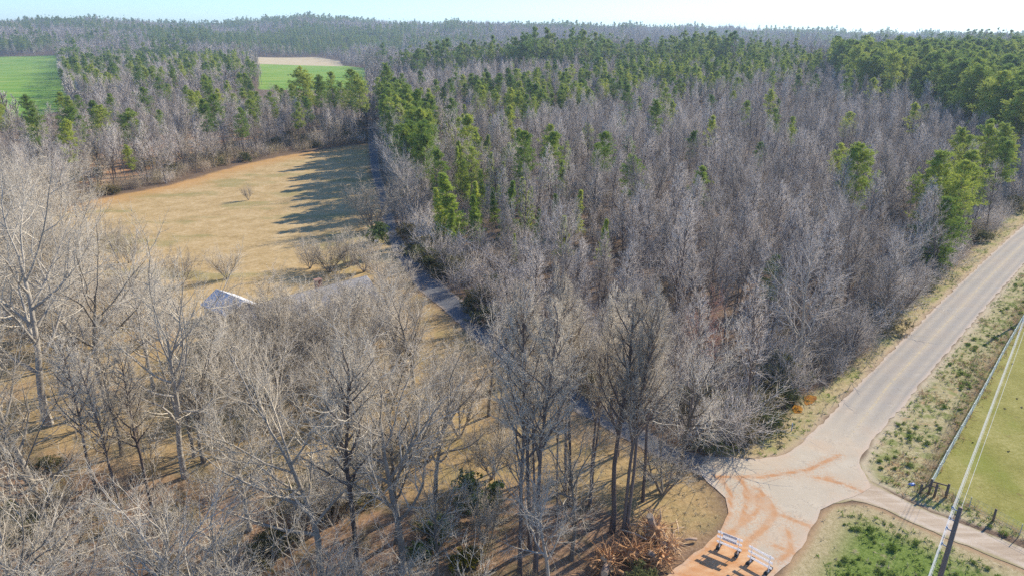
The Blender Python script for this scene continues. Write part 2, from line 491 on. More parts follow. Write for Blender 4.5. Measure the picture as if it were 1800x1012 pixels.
def sheet(name, poly, z, cell, mat, attrs=(), rough=0.0, seed=1):
    """a flat sheet with the given outline, cut into a fine grid, edges slightly ragged"""
    rg = np.random.default_rng(seed)
    pts = []
    n = len(poly)
    for i in range(n):
        a, b = poly[i], poly[(i + 1) % n]
        k = max(1, int(np.hypot(*(b - a)) / 0.8))
        for t in range(k):
            p = a + (b - a) * t / k
            pts.append(p + rg.normal(0, rough, 2))
    tr = tessellate_polygon([[Vector((p[0], p[1], 0)) for p in pts]])
    bm = bmesh.new()
    vs = [bm.verts.new((p[0], p[1], 0)) for p in pts]
    for t in tr:
        try: bm.faces.new([vs[k] for k in t])
        except ValueError: pass
    bmesh.ops.dissolve_limit(bm, angle_limit=0.02, verts=bm.verts, edges=[e for e in bm.edges if not e.is_boundary])
    lo = np.min(pts, 0); hi = np.max(pts, 0)
    for ax in (0, 1):
        no = (1, 0, 0) if ax == 0 else (0, 1, 0)
        k = lo[ax] + cell
        while k < hi[ax]:
            co = (k, 0, 0) if ax == 0 else (0, k, 0)
            bmesh.ops.bisect_plane(bm, geom=list(bm.verts) + list(bm.edges) + list(bm.faces), plane_co=co, plane_no=no, dist=1e-5)
            k += cell
    bmesh.ops.triangulate(bm, faces=bm.faces)
    for f in bm.faces:
        if f.normal.z < 0: f.normal_flip()
    me = bpy.data.meshes.new(name)
    bm.to_mesh(me); bm.free()
    V = np.zeros(len(me.vertices) * 3, np.float32)
    me.vertices.foreach_get('co', V)
    V = V.reshape(-1, 3)
    V[:, 2] = height(V[:, 0], V[:, 1]) + z
    me.vertices.foreach_set('co', V.ravel())
    for nm, fn in attrs:
        attr(me, nm, fn(V[:, :2].astype(float)))
    me.polygons.foreach_set('use_smooth', np.ones(len(me.polygons), bool))
    me.update()
    me.materials.append(mat)
    return tag(link(name, me), kind='structure')

# centre line of the paved road, and the tyre marks of red clay on the junction
C_MAIN = np.array([(a + b) / 2 for a, b in zip(G([(1900, 330), (1800, 396), (1724, 464), (1657, 528), (1576, 609), (1506, 679)]), G([(1900, 390), (1800, 464), (1760, 508), (1720, 556), (1668, 617), (1617, 676)]))])
C_MAIN = np.vstack([C_MAIN, G([(1490, 772), (1440, 826)])])
T_MARKS = [G(l) for l in ([(1268, 842), (1284, 866), (1283, 900), (1262, 950), (1215, 990)], [(1303, 844), (1322, 872), (1334, 893), (1318, 912), (1290, 930), (1255, 960)],
                          [(1310, 862), (1312, 885), (1303, 915), (1287, 940)], [(1330, 858), (1352, 880), (1363, 902), (1350, 925), (1318, 950), (1250, 1012)],
                          [(1335, 870), (1357, 905), (1340, 930), (1300, 962)], [(1365, 902), (1400, 916), (1424, 926)], [(1258, 838), (1340, 838), (1420, 826), (1475, 800)],
                          [(1430, 838), (1480, 850), (1522, 866)], [(1385, 930), (1392, 970), (1370, 985)], [(1455, 838), (1462, 842)], [(1360, 958), (1400, 975)])]
P_CLAY = G([(1262, 936), (1300, 945), (1330, 965), (1365, 1000), (1330, 1060), (1130, 1060), (1180, 1005)])

def main_mat():
    m = NT('chip_seal')
    d = m.at('across')
    along = m.noise(0.35, 4, stretch=(0.25, 3.0, 1, -0.80))
    n2 = m.noise(0.5, 5); n3 = m.noise(14, 3, rough=0.8)
    base = m.ramp(m.math('ADD', m.math('MULTIPLY', n2, 0.5), m.math('MULTIPLY', n3, 0.5)), [(0.3, (0.40, 0.34, 0.25)), (0.7, (0.56, 0.485, 0.365))])
    wheel = m.math('MAXIMUM', m.range(m.math('ABSOLUTE', m.math('SUBTRACT', d, 0.95)), 0.1, 0.75, 1, 0), m.range(m.math('ABSOLUTE', m.math('SUBTRACT', d, 2.35)), 0.1, 0.7, 1, 0))
    away = m.range(m.at('junct'), 6, 26)
    wh = m.math('MULTIPLY', m.math('MULTIPLY', wheel, m.range(along, 0.25, 0.6, 0.45, 1)), away)
    grey = m.ramp(m.math('ADD', m.math('MULTIPLY', along, 0.5), m.math('MULTIPLY', n3, 0.5)), [(0.3, (0.23, 0.213, 0.185)), (0.7, (0.37, 0.34, 0.295))])
    c = m.mix(m.math('MULTIPLY', away, 0.5), base, grey)
    c = m.mix(m.math('MULTIPLY', wh, 0.85), c, grey)
    c = m.mix(m.math('MULTIPLY', m.range(m.at('edge'), 0.0, 0.55, 0.8, 0), 1.0), c, (0.52, 0.42, 0.32))
    # faded yellow centre line, worn away near the junction
    yl = m.math('MULTIPLY', m.range(d, 0.10, 0.20, 1, 0), m.math('MULTIPLY', m.range(m.noise(1.2, 3), 0.35, 0.6, 0.08, 0.5), m.range(m.at('junct'), 7, 16)))
    c = m.mix(yl, c, (0.58, 0.46, 0.24))
    mk = m.at('marks')
    w1 = m.math('ADD', mk, m.math('MULTIPLY', m.math('SUBTRACT', m.noise(1.6, 4), 0.5), 0.35))
    pair = m.math('MAXIMUM', m.range(w1, 0.06, 0.40, 0.95, 0), m.math('MULTIPLY', m.range(w1, 0.2, 1.1, 0.6, 0), m.range(m.noise(5, 3), 0.45, 0.6)))
    f = m.math('MULTIPLY', pair, m.range(m.noise(0.55, 3), 0.28, 0.5, 0.45, 1.0))
    c = m.mix(f, c, m.ramp(n3, [(0.3, (0.40, 0.19, 0.08)), (0.7, (0.52, 0.28, 0.13))]))
    dust = m.math('MULTIPLY', m.range(m.noise(0.16, 4), 0.45, 0.65, 0, 0.35), m.range(m.at('junct'), 8, 24, 1, 0.25))
    c = m.mix(dust, c, (0.54, 0.37, 0.23))
    crack = m.math('MULTIPLY', m.range(m.math('ABSOLUTE', m.math('SUBTRACT', m.noise(0.28, 6, rough=0.7), 0.5)), 0.0, 0.012, 0.5, 0), m.range(n2, 0.45, 0.6))
    c = m.mix(crack, c, (0.20, 0.17, 0.14))
    cl = m.range(m.math('ADD', m.at('clay'), m.math('MULTIPLY', m.math('SUBTRACT', n2, 0.5), 3)), -0.8, 1.2, 0, 0.9)
    c = m.mix(cl, c, m.ramp(m.noise(0.8, 4, stretch=(1, 2.5, 1, -0.9)), [(0.35, (0.50, 0.23, 0.085)), (0.65, (0.62, 0.38, 0.20))]))
    return m.done(c, 0.95, bump=n3, bstr=0.25, bdist=0.02, spec=0.08)
sheet('road', P_MAIN, 0.05, 0.42, main_mat(),
      (('across', lambda P: dist_line(P, C_MAIN)), ('junct', lambda P: np.hypot(P[:, 0] - 27, P[:, 1] - 55.5)), ('edge', lambda P: sdist(P, P_MAIN)),
       ('marks', lambda P: np.min([dist_line(P, t) for t in T_MARKS], 0)), ('clay', lambda P: np.clip(sdist(P, P_CLAY), -9, 9))), rough=0.10, seed=3)

def lane_mat():
    m = NT('old_asphalt')
    n2 = m.noise(0.5, 4); n3 = m.noise(9, 3, rough=0.8)
    c = m.ramp(m.math('ADD', m.math('MULTIPLY', n2, 0.5), m.math('MULTIPLY', n3, 0.5)), [(0.3, (0.10, 0.105, 0.11)), (0.7, (0.20, 0.195, 0.19))])
    c = m.mix(m.range(m.at('edge'), 0.0, 0.7, 0.7, 0), c, (0.36, 0.28, 0.20))
    return m.done(c, 0.95, bump=n3, bstr=0.3, bdist=0.02, spec=0.08)
sheet('lane', P_LANE, 0.035, 1.2, lane_mat(), (('edge', lambda P: sdist(P, P_LANE)),), rough=0.12, seed=4)

def track_mat():
    m = NT('packed_dirt')
    n2 = m.noise(0.6, 4); n3 = m.noise(9, 3, rough=0.8); st = m.noise(0.5, 4, stretch=(0.25, 3.2, 1, 0.50))
    c = m.ramp(m.math('ADD', m.math('MULTIPLY', st, 0.65), m.math('MULTIPLY', n3, 0.35)), [(0.33, (0.33, 0.25, 0.17)), (0.5, (0.45, 0.355, 0.25)), (0.66, (0.56, 0.47, 0.36))])
    c = m.mix(m.range(m.math('ADD', m.at('edge'), m.math('MULTIPLY', m.math('SUBTRACT', n2, 0.5), 1.2)), -0.1, 0.5, 0.8, 0), c, (0.30, 0.26, 0.12))
    c = m.mix(m.math('MULTIPLY', m.range(m.math('ABSOLUTE', m.math('SUBTRACT', m.at('mid'), 1.0)), 0.15, 0.4, 0.35, 0), m.range(n2, 0.35, 0.6)), c, (0.60, 0.52, 0.42))
    return m.done(c, 0.95, bump=n3, bstr=0.35, bdist=0.03, spec=0.06)
C_TRACK = (G(TRACK_T) + G(TRACK_B)) / 2
sheet('dirt_track', P_TRACK, 0.03, 0.7, track_mat(), (('edge', lambda P: sdist(P, P_TRACK)), ('mid', lambda P: dist_line(P, C_TRACK))), rough=0.10, seed=5)

# ------------------------------------------------------------------ tree making
def norm(a):
    return a / np.maximum(np.linalg.norm(a, axis=-1, keepdims=True), 1e-9)

def grow(rg, base, dirs, length, K, wob, up, r0, r1):
    """N polylines: base (N,3), dirs (N,3), length (N,) -> P (N,K+1,3), Rad (N,K+1)"""
    N = len(base)
    P = np.zeros((N, K + 1, 3)); P[:, 0] = base
    d = norm(dirs)
    st = (length / K)[:, None]
    for k in range(K):
        P[:, k + 1] = P[:, k] + d * st
        d = norm(d + rg.normal(0, wob, (N, 3)) + np.array([0, 0, up]))
    t = np.linspace(0, 1, K + 1)[None, :]
    Rad = r0[:, None] * (1 - t) + r1[:, None] * t
    return P, Rad

def sprout(rg, P, Rad, n, t0, t1, a0, a1, lmul, lfun=None, tip=True):
    """children along polylines: n each; returns base, dir, length, radius, t"""
    N, K1 = Rad.shape
    K = K1 - 1
    t = t0 + (t1 - t0) * (np.arange(n)[None, :] + rg.random((N, n))) / n
    if tip:
        t[:, -1] = 1.0
    k = np.minimum((t * K).astype(int), K - 1)
    f = t * K - k
    ii = np.arange(N)[:, None]
    A = P[ii, k]; B = P[ii, k + 1]
    base = A + (B - A) * f[..., None]
    d = norm(B - A)
    L = np.linalg.norm(P[:, 1:] - P[:, :-1], axis=2).sum(1)[:, None]
    rad = Rad[ii, k] * (1 - f) + Rad[ii, k + 1] * f
    ref = np.where(np.abs(d[..., 2:3]) < 0.9, np.array([0, 0, 1.0]), np.array([1.0, 0, 0]))
    u = norm(np.cross(d, ref)); v = np.cross(d, u)
    phi = (np.arange(n)[None, :] * 2.4 + rg.random((N, 1)) * 6.28 + rg.normal(0, 0.5, (N, n)))[..., None]
    ang = (a0 + (a1 - a0) * rg.random((N, n)))[..., None]
    if tip:
        ang[:, -1] *= 0.3
    dd = d * np.cos(ang) + (u * np.cos(phi) + v * np.sin(phi)) * np.sin(ang)
    ln = L * lmul * (0.7 + 0.6 * rg.random((N, n)))
    if lfun is not None:
        ln = ln * lfun(t)
    return base.reshape(-1, 3), dd.reshape(-1, 3), ln.ravel(), rad.ravel(), t.ravel()

def tubes(P, Rad, S):
    """tubes round polylines; returns V, quads"""
    N, K1, _ = P.shape
    D = np.zeros_like(P)
    D[:, 1:-1] = P[:, 2:] - P[:, :-2]; D[:, 0] = P[:, 1] - P[:, 0]; D[:, -1] = P[:, -1] - P[:, -2]
    D = norm(D)
    d0 = D.mean(1)
    ref = np.where(np.abs(d0[:, 2:3]) < 0.8, np.array([0, 0, 1.0]), np.array([1.0, 0, 0]))[:, None, :]
    U = norm(np.cross(D, ref)); W = np.cross(D, U)
    a = np.arange(S) * 2 * math.pi / S
    ring = U[:, :, None, :] * np.cos(a)[None, None, :, None] + W[:, :, None, :] * np.sin(a)[None, None, :, None]
    V = P[:, :, None, :] + ring * Rad[:, :, None, None]
    idx = np.arange(N * K1 * S).reshape(N, K1, S)
    a_ = idx[:, :-1, :]; b_ = np.roll(a_, -1, 2); c_ = idx[:, 1:, :]; d_ = np.roll(c_, -1, 2)
    q = np.stack([a_, b_, d_, c_], -1).reshape(-1, 4)
    return V.reshape(-1, 3), q

def cones(P, Rad):
    """one thin three-sided cone per (start, end)"""
    N = len(P)
    A = P[:, 0]; B = P[:, -1]
    d = norm(B - A)
    ref = np.where(np.abs(d[:, 2:3]) < 0.8, np.array([0, 0, 1.0]), np.array([1.0, 0, 0]))
    u = norm(np.cross(d, ref)); w = np.cross(d, u)
    V = np.zeros((N, 4, 3))
    for k in range(3):
        an = k * 2 * math.pi / 3
        V[:, k] = A + (u * math.cos(an) + w * math.sin(an)) * Rad[:, :1]
    V[:, 3] = B
    i = np.arange(N)[:, None] * 4
    t = np.stack([np.concatenate([i + 0, i + 1, i + 3], 1), np.concatenate([i + 1, i + 2, i + 3], 1), np.concatenate([i + 2, i + 0, i + 3], 1)], 1).reshape(-1, 3)
    return V.reshape(-1, 3), t

class Mix:
    def __init__(s):
        s.v = []; s.t = []; s.q = []; s.n = 0
    def tube(s, P, Rad, S):
        V, q = tubes(P, Rad, S); s.v.append(V); s.q.append(q + s.n); s.n += len(V)
    def cone(s, P, Rad):
        V, t = cones(P, Rad); s.v.append(V); s.t.append(t + s.n); s.n += len(V)
    def tri(s, V, t):
        s.v.append(V); s.t.append(t + s.n); s.n += len(V)
    def mesh(s, name, *mats, smooth=True):
        return mesh_np(name, np.vstack(s.v), np.vstack(s.t) if s.t else None, np.vstack(s.q) if s.q else None, mats, smooth)

def bare(seed, H=20.0, r=0.3, trunk=0.62, n1=12, t1=(0.35, 1), a1=(0.6, 1.1), l1=0.55, lf=None, up1=0.10, n2=7, n3=7, n4=3, wob=0.13, stems=1, spread=0.3, tw=0.016, lean=0.05, l3=0.42, l4=0.5):
    """bare winter tree: (trunk with limbs, crown of branches and twigs)"""
    rg = np.random.default_rng(seed)
    T = Mix(); C = Mix()
    ph = rg.random() * 6.28 + np.arange(stems) * 6.28 / stems + rg.normal(0, 0.3, stems)
    sp = spread * (0.6 + 0.8 * rg.random(stems)) if stems > 1 else np.array([lean])
    d = np.stack([np.cos(ph) * sp, np.sin(ph) * sp, np.ones(stems)], 1)
    ln = H * trunk * (0.85 + 0.3 * rg.random(stems)) if stems > 1 else np.array([H * trunk])
    b0 = np.zeros((stems, 3)); b0[:, 2] = -0.3
    P0, R0 = grow(rg, b0, d, ln, 9, wob * 0.45, 0.05, np.full(stems, r), np.full(stems, r * 0.33))
    R0[:, 0] *= 1.35
    T.tube(P0, R0, 7)
    b, dd, L, ra, t = sprout(rg, P0, R0, n1, t1[0], t1[1], a1[0], a1[1], l1, lf)
    P1, R1 = grow(rg, b, dd, L, 6, wob, up1, np.minimum(ra * 0.68, r * 0.55), np.full(len(b), tw * 2.3))
    T.tube(P1, R1, 5)
    b, dd, L, ra, t = sprout(rg, P1, R1, n2, 0.2, 1, 0.5, 1.0, 0.46, lambda t: 1.15 - 0.55 * t)
    P2, R2 = grow(rg, b, dd, L, 4, wob * 1.1, 0.07, np.minimum(ra * 0.75, 0.07), np.full(len(b), tw * 1.2))
    C.tube(P2, R2, 3)
    b, dd, L, ra, t = sprout(rg, P2, R2, n3, 0.15, 1, 0.45, 0.95, l3, lambda t: 1.1 - 0.4 * t)
    L = np.maximum(L, 0.35)
    P3, R3 = grow(rg, b, dd, L, 2, wob, 0.06, np.minimum(ra * 0.8, tw * 1.2), np.full(len(b), tw * 0.6))
    C.tube(P3, R3, 3)
    if n4:
        b, dd, L, ra, t = sprout(rg, P3, R3, n4, 0.2, 1, 0.4, 0.9, l4)
        L = np.maximum(L, 0.3)
        P4, R4 = grow(rg, b, dd, L, 1, 0, 0, np.full(len(b), tw * 0.8), np.zeros(len(b)))
        C.cone(P4, R4)
    return T, C

def tufts(rg, cen, n, size, width, flat=0.5):
    """needle tufts: n thin triangles bursting from each centre"""
    N = len(cen)
    d = rg.normal(0, 1, (N, n, 3)); d[..., 2] = d[..., 2] * flat + 0.35
    d = norm(d)
    L = size * (0.6 + 0.8 * rg.random((N, n, 1)))
    p = cen[:, None, :] + rg.normal(0, size * 0.25, (N, n, 3))
    s = norm(np.cross(d, rg.normal(0, 1, (N, n, 3)))) * width
    V = np.stack([p - s, p + s, p + d * L], 2).reshape(-1, 3)
    return V, np.arange(N * n * 3).reshape(-1, 3)

def pine(seed, H=22.0, r=0.24, c0=0.45, wid=3.9, nb=54, nt=15, top=0.35, n=13, size=0.42, width=0.055, shape='lob'):
    rg = np.random.default_rng(seed)
    T = Mix(); C = Mix()
    P0, R0 = grow(rg, np.array([[0, 0, -0.3]]), np.array([[rg.normal(0, 0.04), rg.normal(0, 0.04), 1.0]]), np.array([H + 0.3]), 10, 0.025, 0.03, np.array([r]), np.array([0.03]))
    T.tube(P0, R0, 7)
    def prof(t):
        x = np.clip((t - c0) / (1 - c0), 0, 1)
        if shape == 'cone':
            return (1 - x) * 0.95 + 0.08
        return np.clip(np.sin(np.pi * np.clip(0.16 + 0.80 * x, 0, 1)) ** 0.75, 0.12, 1) * (0.75 + 0.25 * (1 - x))
    t = np.sort(c0 + (0.985 - c0) * rg.random(nb) ** 0.9)
    k = np.minimum((t * 10).astype(int), 9); f = t * 10 - k
    base = P0[0, k] + (P0[0, k + 1] - P0[0, k]) * f[:, None]
    az = np.arange(nb) * 2.4 + rg.normal(0, 0.5, nb)
    el = np.interp(t, [c0, 0.75, 1], [-0.05, 0.3, 0.9] if shape != 'cone' else [0.05, 0.4, 0.95]) + rg.normal(0, 0.15, nb)
    L = wid * prof(t) * (0.55 + 0.6 * rg.random(nb))
    d = np.stack([np.cos(az) * np.cos(el), np.sin(az) * np.cos(el), np.sin(el)], 1)
    P1, R1 = grow(rg, base, d, L, 4, 0.10, 0.07, np.full(nb, 0.055), np.full(nb, 0.015))
    T.tube(P1, R1, 3)
    # a few dead stubs below the crown
    if shape != 'cone':
        m = 8
        tt = c0 * (0.45 + 0.55 * rg.random(m)); kk = np.minimum((tt * 10).astype(int), 9)
        bb = P0[0, kk]; az2 = rg.random(m) * 6.28
        P2, R2 = grow(rg, bb, np.stack([np.cos(az2), np.sin(az2), np.full(m, 0.1)], 1), 0.6 + rg.random(m) * 1.6, 2, 0.1, 0, np.full(m, 0.035), np.full(m, 0.01))
        T.tube(P2, R2, 3)
    u = 0.25 + 0.8 * rg.random((nb, nt)) ** 0.7
    kk = np.minimum((u * 4).astype(int), 3); ff = u * 4 - kk
    ii = np.arange(nb)[:, None]
    cen = P1[ii, kk] + (P1[ii, kk + 1] - P1[ii, kk]) * ff[..., None]
    off = rg.normal(0, 1, (nb, nt, 3)) * np.array([1, 1, 0.55]) * (0.13 * L[:, None, None] + 0.10)
    cen = (cen + off).reshape(-1, 3)
    V, tr = tufts(rg, cen, n, size, width)
    C.tri(V, tr)
    return T, C

def shrub(seed, H=2.5, W=1.6, n=260, size=0.28, width=0.07, stems=7):
    """leafy evergreen bush"""
    rg = np.random.default_rng(seed)
    T = Mix(); C = Mix()
    az = rg.random(stems) * 6.28
    P, Rd = grow(rg, np.zeros((stems, 3)), np.stack([np.cos(az) * 0.5, np.sin(az) * 0.5, np.ones(stems)], 1), H * (0.55 + 0.4 * rg.random(stems)), 4, 0.15, 0.0, np.full(stems, 0.04), np.full(stems, 0.012))
    T.tube(P, Rd, 4)
    lob = rg.normal(0, 1, (9, 3)) * np.array([W * 0.45, W * 0.45, H * 0.2]) + np.array([0, 0, H * 0.52])
    c = lob[rg.integers(0, 9, n)] + rg.normal(0, 1, (n, 3)) * np.array([W * 0.26, W * 0.26, H * 0.17])
    c[:, 2] = np.clip(np.abs(c[:, 2]), 0.1, H)
    V, t = tufts(rg, c, 14, size, width, 0.8)
    C.tri(V, t)
    return T, C

def brush(seed, H=2.2, stems=16, leafy=0, tw=0.012):
    """tangle of bare brush"""
    rg = np.random.default_rng(seed)
    C = Mix()
    b0 = np.concatenate([rg.normal(0, 0.7, (stems, 2)), np.zeros((stems, 1))], 1)
    az = rg.random(stems) * 6.28
    P, Rd = grow(rg, b0, np.stack([np.cos(az) * 0.6, np.sin(az) * 0.6, np.ones(stems)], 1), H * (0.5 + 0.6 * rg.random(stems)), 4, 0.2, 0.0, np.full(stems, tw * 1.6), np.full(stems, tw * 0.7))
    C.tube(P, Rd, 3)
    b, dd, L, ra, t = sprout(rg, P, Rd, 6, 0.2, 1, 0.5, 1.1, 0.45)
    P1, R1 = grow(rg, b, dd, L, 2, 0.2, 0.02, np.full(len(b), tw), np.full(len(b), tw * 0.5))
    C.tube(P1, R1, 3)
    b, dd, L, ra, t = sprout(rg, P1, R1, 5, 0.2, 1, 0.4, 1.0, 0.5)
    P2, R2 = grow(rg, b, dd, np.maximum(L, 0.2), 1, 0, 0, np.full(len(b), tw * 0.8), np.zeros(len(b)))
    C.cone(P2, R2)
    return C

def variant(name, mk, count, tm, cm, s0, **kw):
    out = []
    for k in range(count):
        T, C = mk(s0 + k, **kw)
        out.append((T.mesh(name + '_trunk', tm), C.mesh(name + '_crown', cm)))
    return out

slend = lambda t: 1.25 - 0.95 * t
OAK = variant('oak', bare, 5, M_BARK, M_TWIG, 100, H=20, r=0.30, trunk=0.66, n1=12, t1=(0.34, 1), a1=(0.55, 1.05), l1=0.52, n2=8, n3=8, n4=5, wob=0.13, lean=0.08, tw=0.0115)
TALL = variant('tall', bare, 5, M_BARKDARK, M_TWIG, 200, H=24, r=0.25, trunk=0.93, n1=26, t1=(0.46, 1), a1=(0.45, 0.85), l1=0.30, lf=slend, n2=7, n3=7, n4=4, wob=0.10, lean=0.03, tw=0.014)
SLIM = variant('slim', bare, 6, M_BARKDARK, M_TWIGP, 300, H=18, r=0.15, trunk=0.95, n1=26, t1=(0.36, 1), a1=(0.40, 0.75), l1=0.27, lf=slend, n2=6, n3=5, n4=3, wob=0.10, lean=0.04, tw=0.015)
FAN = variant('fan', bare, 3, M_BARK, M_TWIG, 400, H=12, r=0.16, trunk=0.72, n1=8, t1=(0.25, 1), a1=(0.35, 0.8), l1=0.42, n2=6, n3=6, n4=4, wob=0.12, stems=5, spread=0.42, tw=0.014)
THICK = variant('thick', bare, 4, M_BARK, M_TWIG, 420, H=12, r=0.12, trunk=0.66, n1=9, t1=(0.15, 1), a1=(0.35, 0.9), l1=0.42, n2=7, n3=6, n4=4, wob=0.12, stems=6, spread=0.5, tw=0.011)
SAPL = variant('sapling', bare, 3, M_BARK, M_TWIG, 450, H=9, r=0.07, trunk=0.9, n1=11, t1=(0.3, 1), a1=(0.4, 0.9), l1=0.3, n2=5, n3=5, n4=2, wob=0.12, tw=0.012)
PINE = variant('pine', pine, 5, M_BARKDARK, M_PINE, 500)
BIGPINE = variant('bigpine', pine, 4, M_BARKDARK, M_PINE, 520, H=24, r=0.28, c0=0.42, wid=5.6, nb=62, nt=18, n=14, size=0.5, width=0.065)
M_PINEY = diffuse_mat('young_pine_needles', [(0.18, 0.28, 0.05), (0.38, 0.47, 0.08), (0.56, 0.60, 0.12)], trans=0.4, nscale=0.35)
SKIRT = variant('skirt', pine, 3, M_BARKDARK, M_PINE, 530, H=20, r=0.24, c0=0.16, wid=5.0, nb=70, nt=18, n=14, size=0.48, width=0.06)
YPINE = variant('young', pine, 4, M_BARKDARK, M_PINEY, 550, H=13, r=0.14, c0=0.12, wid=2.5, nb=70, nt=12, n=13, size=0.38, width=0.05, shape='cone')
CEDAR = variant('cedar', shrub, 3, M_BARKDARK, M_CEDAR, 600)
OLIVE = variant('olive', shrub, 3, M_BARK, M_LEAFBRUSH, 620, H=2.2, W=1.8, n=170, size=0.3, width=0.045, stems=14)
YBUSH = variant('ybush', shrub, 1, M_BARKDARK, M_YELLOW, 610, H=1.2, W=1.3, n=120)
def recol(pairs, tm, cm):
    out = []
    for a, b in pairs:
        a = a.copy(); b = b.copy()
        a.materials.clear(); a.materials.append(tm)
        b.materials.clear(); b.materials.append(cm)
        out.append((a, b))
    return out
OAKP = recol(OAK[:3], M_BARK, M_TWIGP)
FANP = recol(FAN, M_BARKDARK, M_TWIGP)
REDT = recol(OAK[3:4], M_BARKDARK, M_TWIGR)

# ------------------------------------------------------------------ planting
def plant(var, x, y, rz, sc, name, label, cat, group=None, sz=None):
    e = empty(name, (x, y, hz(x, y)), rz, sc)
    if sz: e.scale = (sc, sc, sz)
    tag(e, label, cat, group)
    link('trunk', var[0], e)
    link('crown', var[1], e)
    return e

def top_height(y, vtop):
    k = (506 - vtop) / 1200.0
    return CAM_H + y * (k * math.cos(PITCH) - math.sin(PITCH)) / (math.cos(PITCH) + k * math.sin(PITCH))

NAT = {'oak': 20.5, 'tall': 25.5, 'slim': 19.5, 'fan': 13.5, 'thick': 12.5, 'sapl': 10, 'pine': 22, 'bigpine': 24, 'skirt': 20, 'young': 13, 'oakp': 20.5, 'fanp': 13.5, 'red': 20.5}
SETS = {'oak': OAK, 'tall': TALL, 'slim': SLIM, 'fan': FAN, 'thick': THICK, 'sapl': SAPL, 'pine': PINE, 'bigpine': BIGPINE, 'skirt': SKIRT, 'young': YPINE, 'oakp': OAKP, 'fanp': FANP, 'red': REDT}
KIND = {'pine': ('pine_tree', 'pine tree'), 'young': ('pine_tree', 'pine tree'), 'bigpine': ('pine_tree', 'pine tree'), 'skirt': ('pine_tree', 'pine tree')}
placed = []          # (x, y, clear radius)
def hero(sp, u, v, vtop, label, k=0, rz=None, clear=3.0, group=None, wide=1.0):
    x, y = ground_at(u, v)
    h = top_height(y, vtop) - hz(x, y)
    sc = h / NAT[sp]
    nm, cat = KIND.get(sp, ('bare_tree', 'tree'))
    e = plant(SETS[sp][k % len(SETS[sp])], x, y, rng.random() * 6.28 if rz is None else rz, sc, nm, label, cat, group)
    e.scale = (sc * wide, sc * wide, sc)
    placed.append((x, y, clear))
    return e

GF = 'bare trees in the foreground lawn and woods'
GP = 'tall straight trunks in front of the junction'
GL = 'pines along the field edge'
# the row of tall straight trunks before the lane and the junction
for i, (u, v, vt, w, lb) in enumerate([
        (914, 1010, 500, 0.8, 'tall straight bare tree, leftmost and nearest of the trunk cluster by the stump pile'),
        (931, 966, 470, 0.8, 'tall straight grey trunk just right of the leftmost trunk in the cluster'),
        (941, 1004, 480, 0.8, 'tall pale straight trunk leaning slightly right, base at the bottom picture edge'),
        (938, 893, 490, 0.6, 'thin straight bare tree standing behind the left pair of tall trunks'),
        (993, 862, 460, 0.7, 'left one of two dark close-set trunks in the middle of the cluster'),
        (1001, 888, 455, 0.7, 'right one of two dark close-set trunks in the middle of the cluster'),
        (978, 907, 560, 0.5, 'thin young bare tree between the left trunks and the dark pair'),
        (1037, 887, 500, 0.7, 'bare tree forking low, between the dark pair and the thick dark trunk'),
        (1041, 862, 520, 0.6, 'slender bare tree leaning right behind the low fork'),
        (1076, 934, 470, 1.0, 'thick dark brown trunk leaning right, largest beside the stump pile'),
        (1095, 940, 500, 0.75, 'left one of two pale purplish trunks right behind the stump pile'),
        (1102, 941, 485, 0.75, 'right one of two pale purplish trunks right behind the stump pile'),
        (1130, 880, 520, 0.8, 'bare tree at the lawn edge between stump pile and lane mouth'),
        (1085, 800, 480, 0.9, 'bare tree beside the lane with pale twigs before the wedge woods'),
        (1000, 770, 500, 0.9, 'wide bare tree on the lawn side of the lane behind the trunk cluster')]):
    hero('tall', u, v, vt, lb, k=i, group=GP, wide=w, clear=1.5)
hero('oak', 1192, 838, 590, 'wide twiggy bare tree overhanging the mouth of the lane at the junction', 1, rz=0.5, clear=4, wide=1.05)
hero('fan', 1165, 868, 735, 'low spreading bare tree on the grass corner beside the lane mouth', 1, wide=1.2)
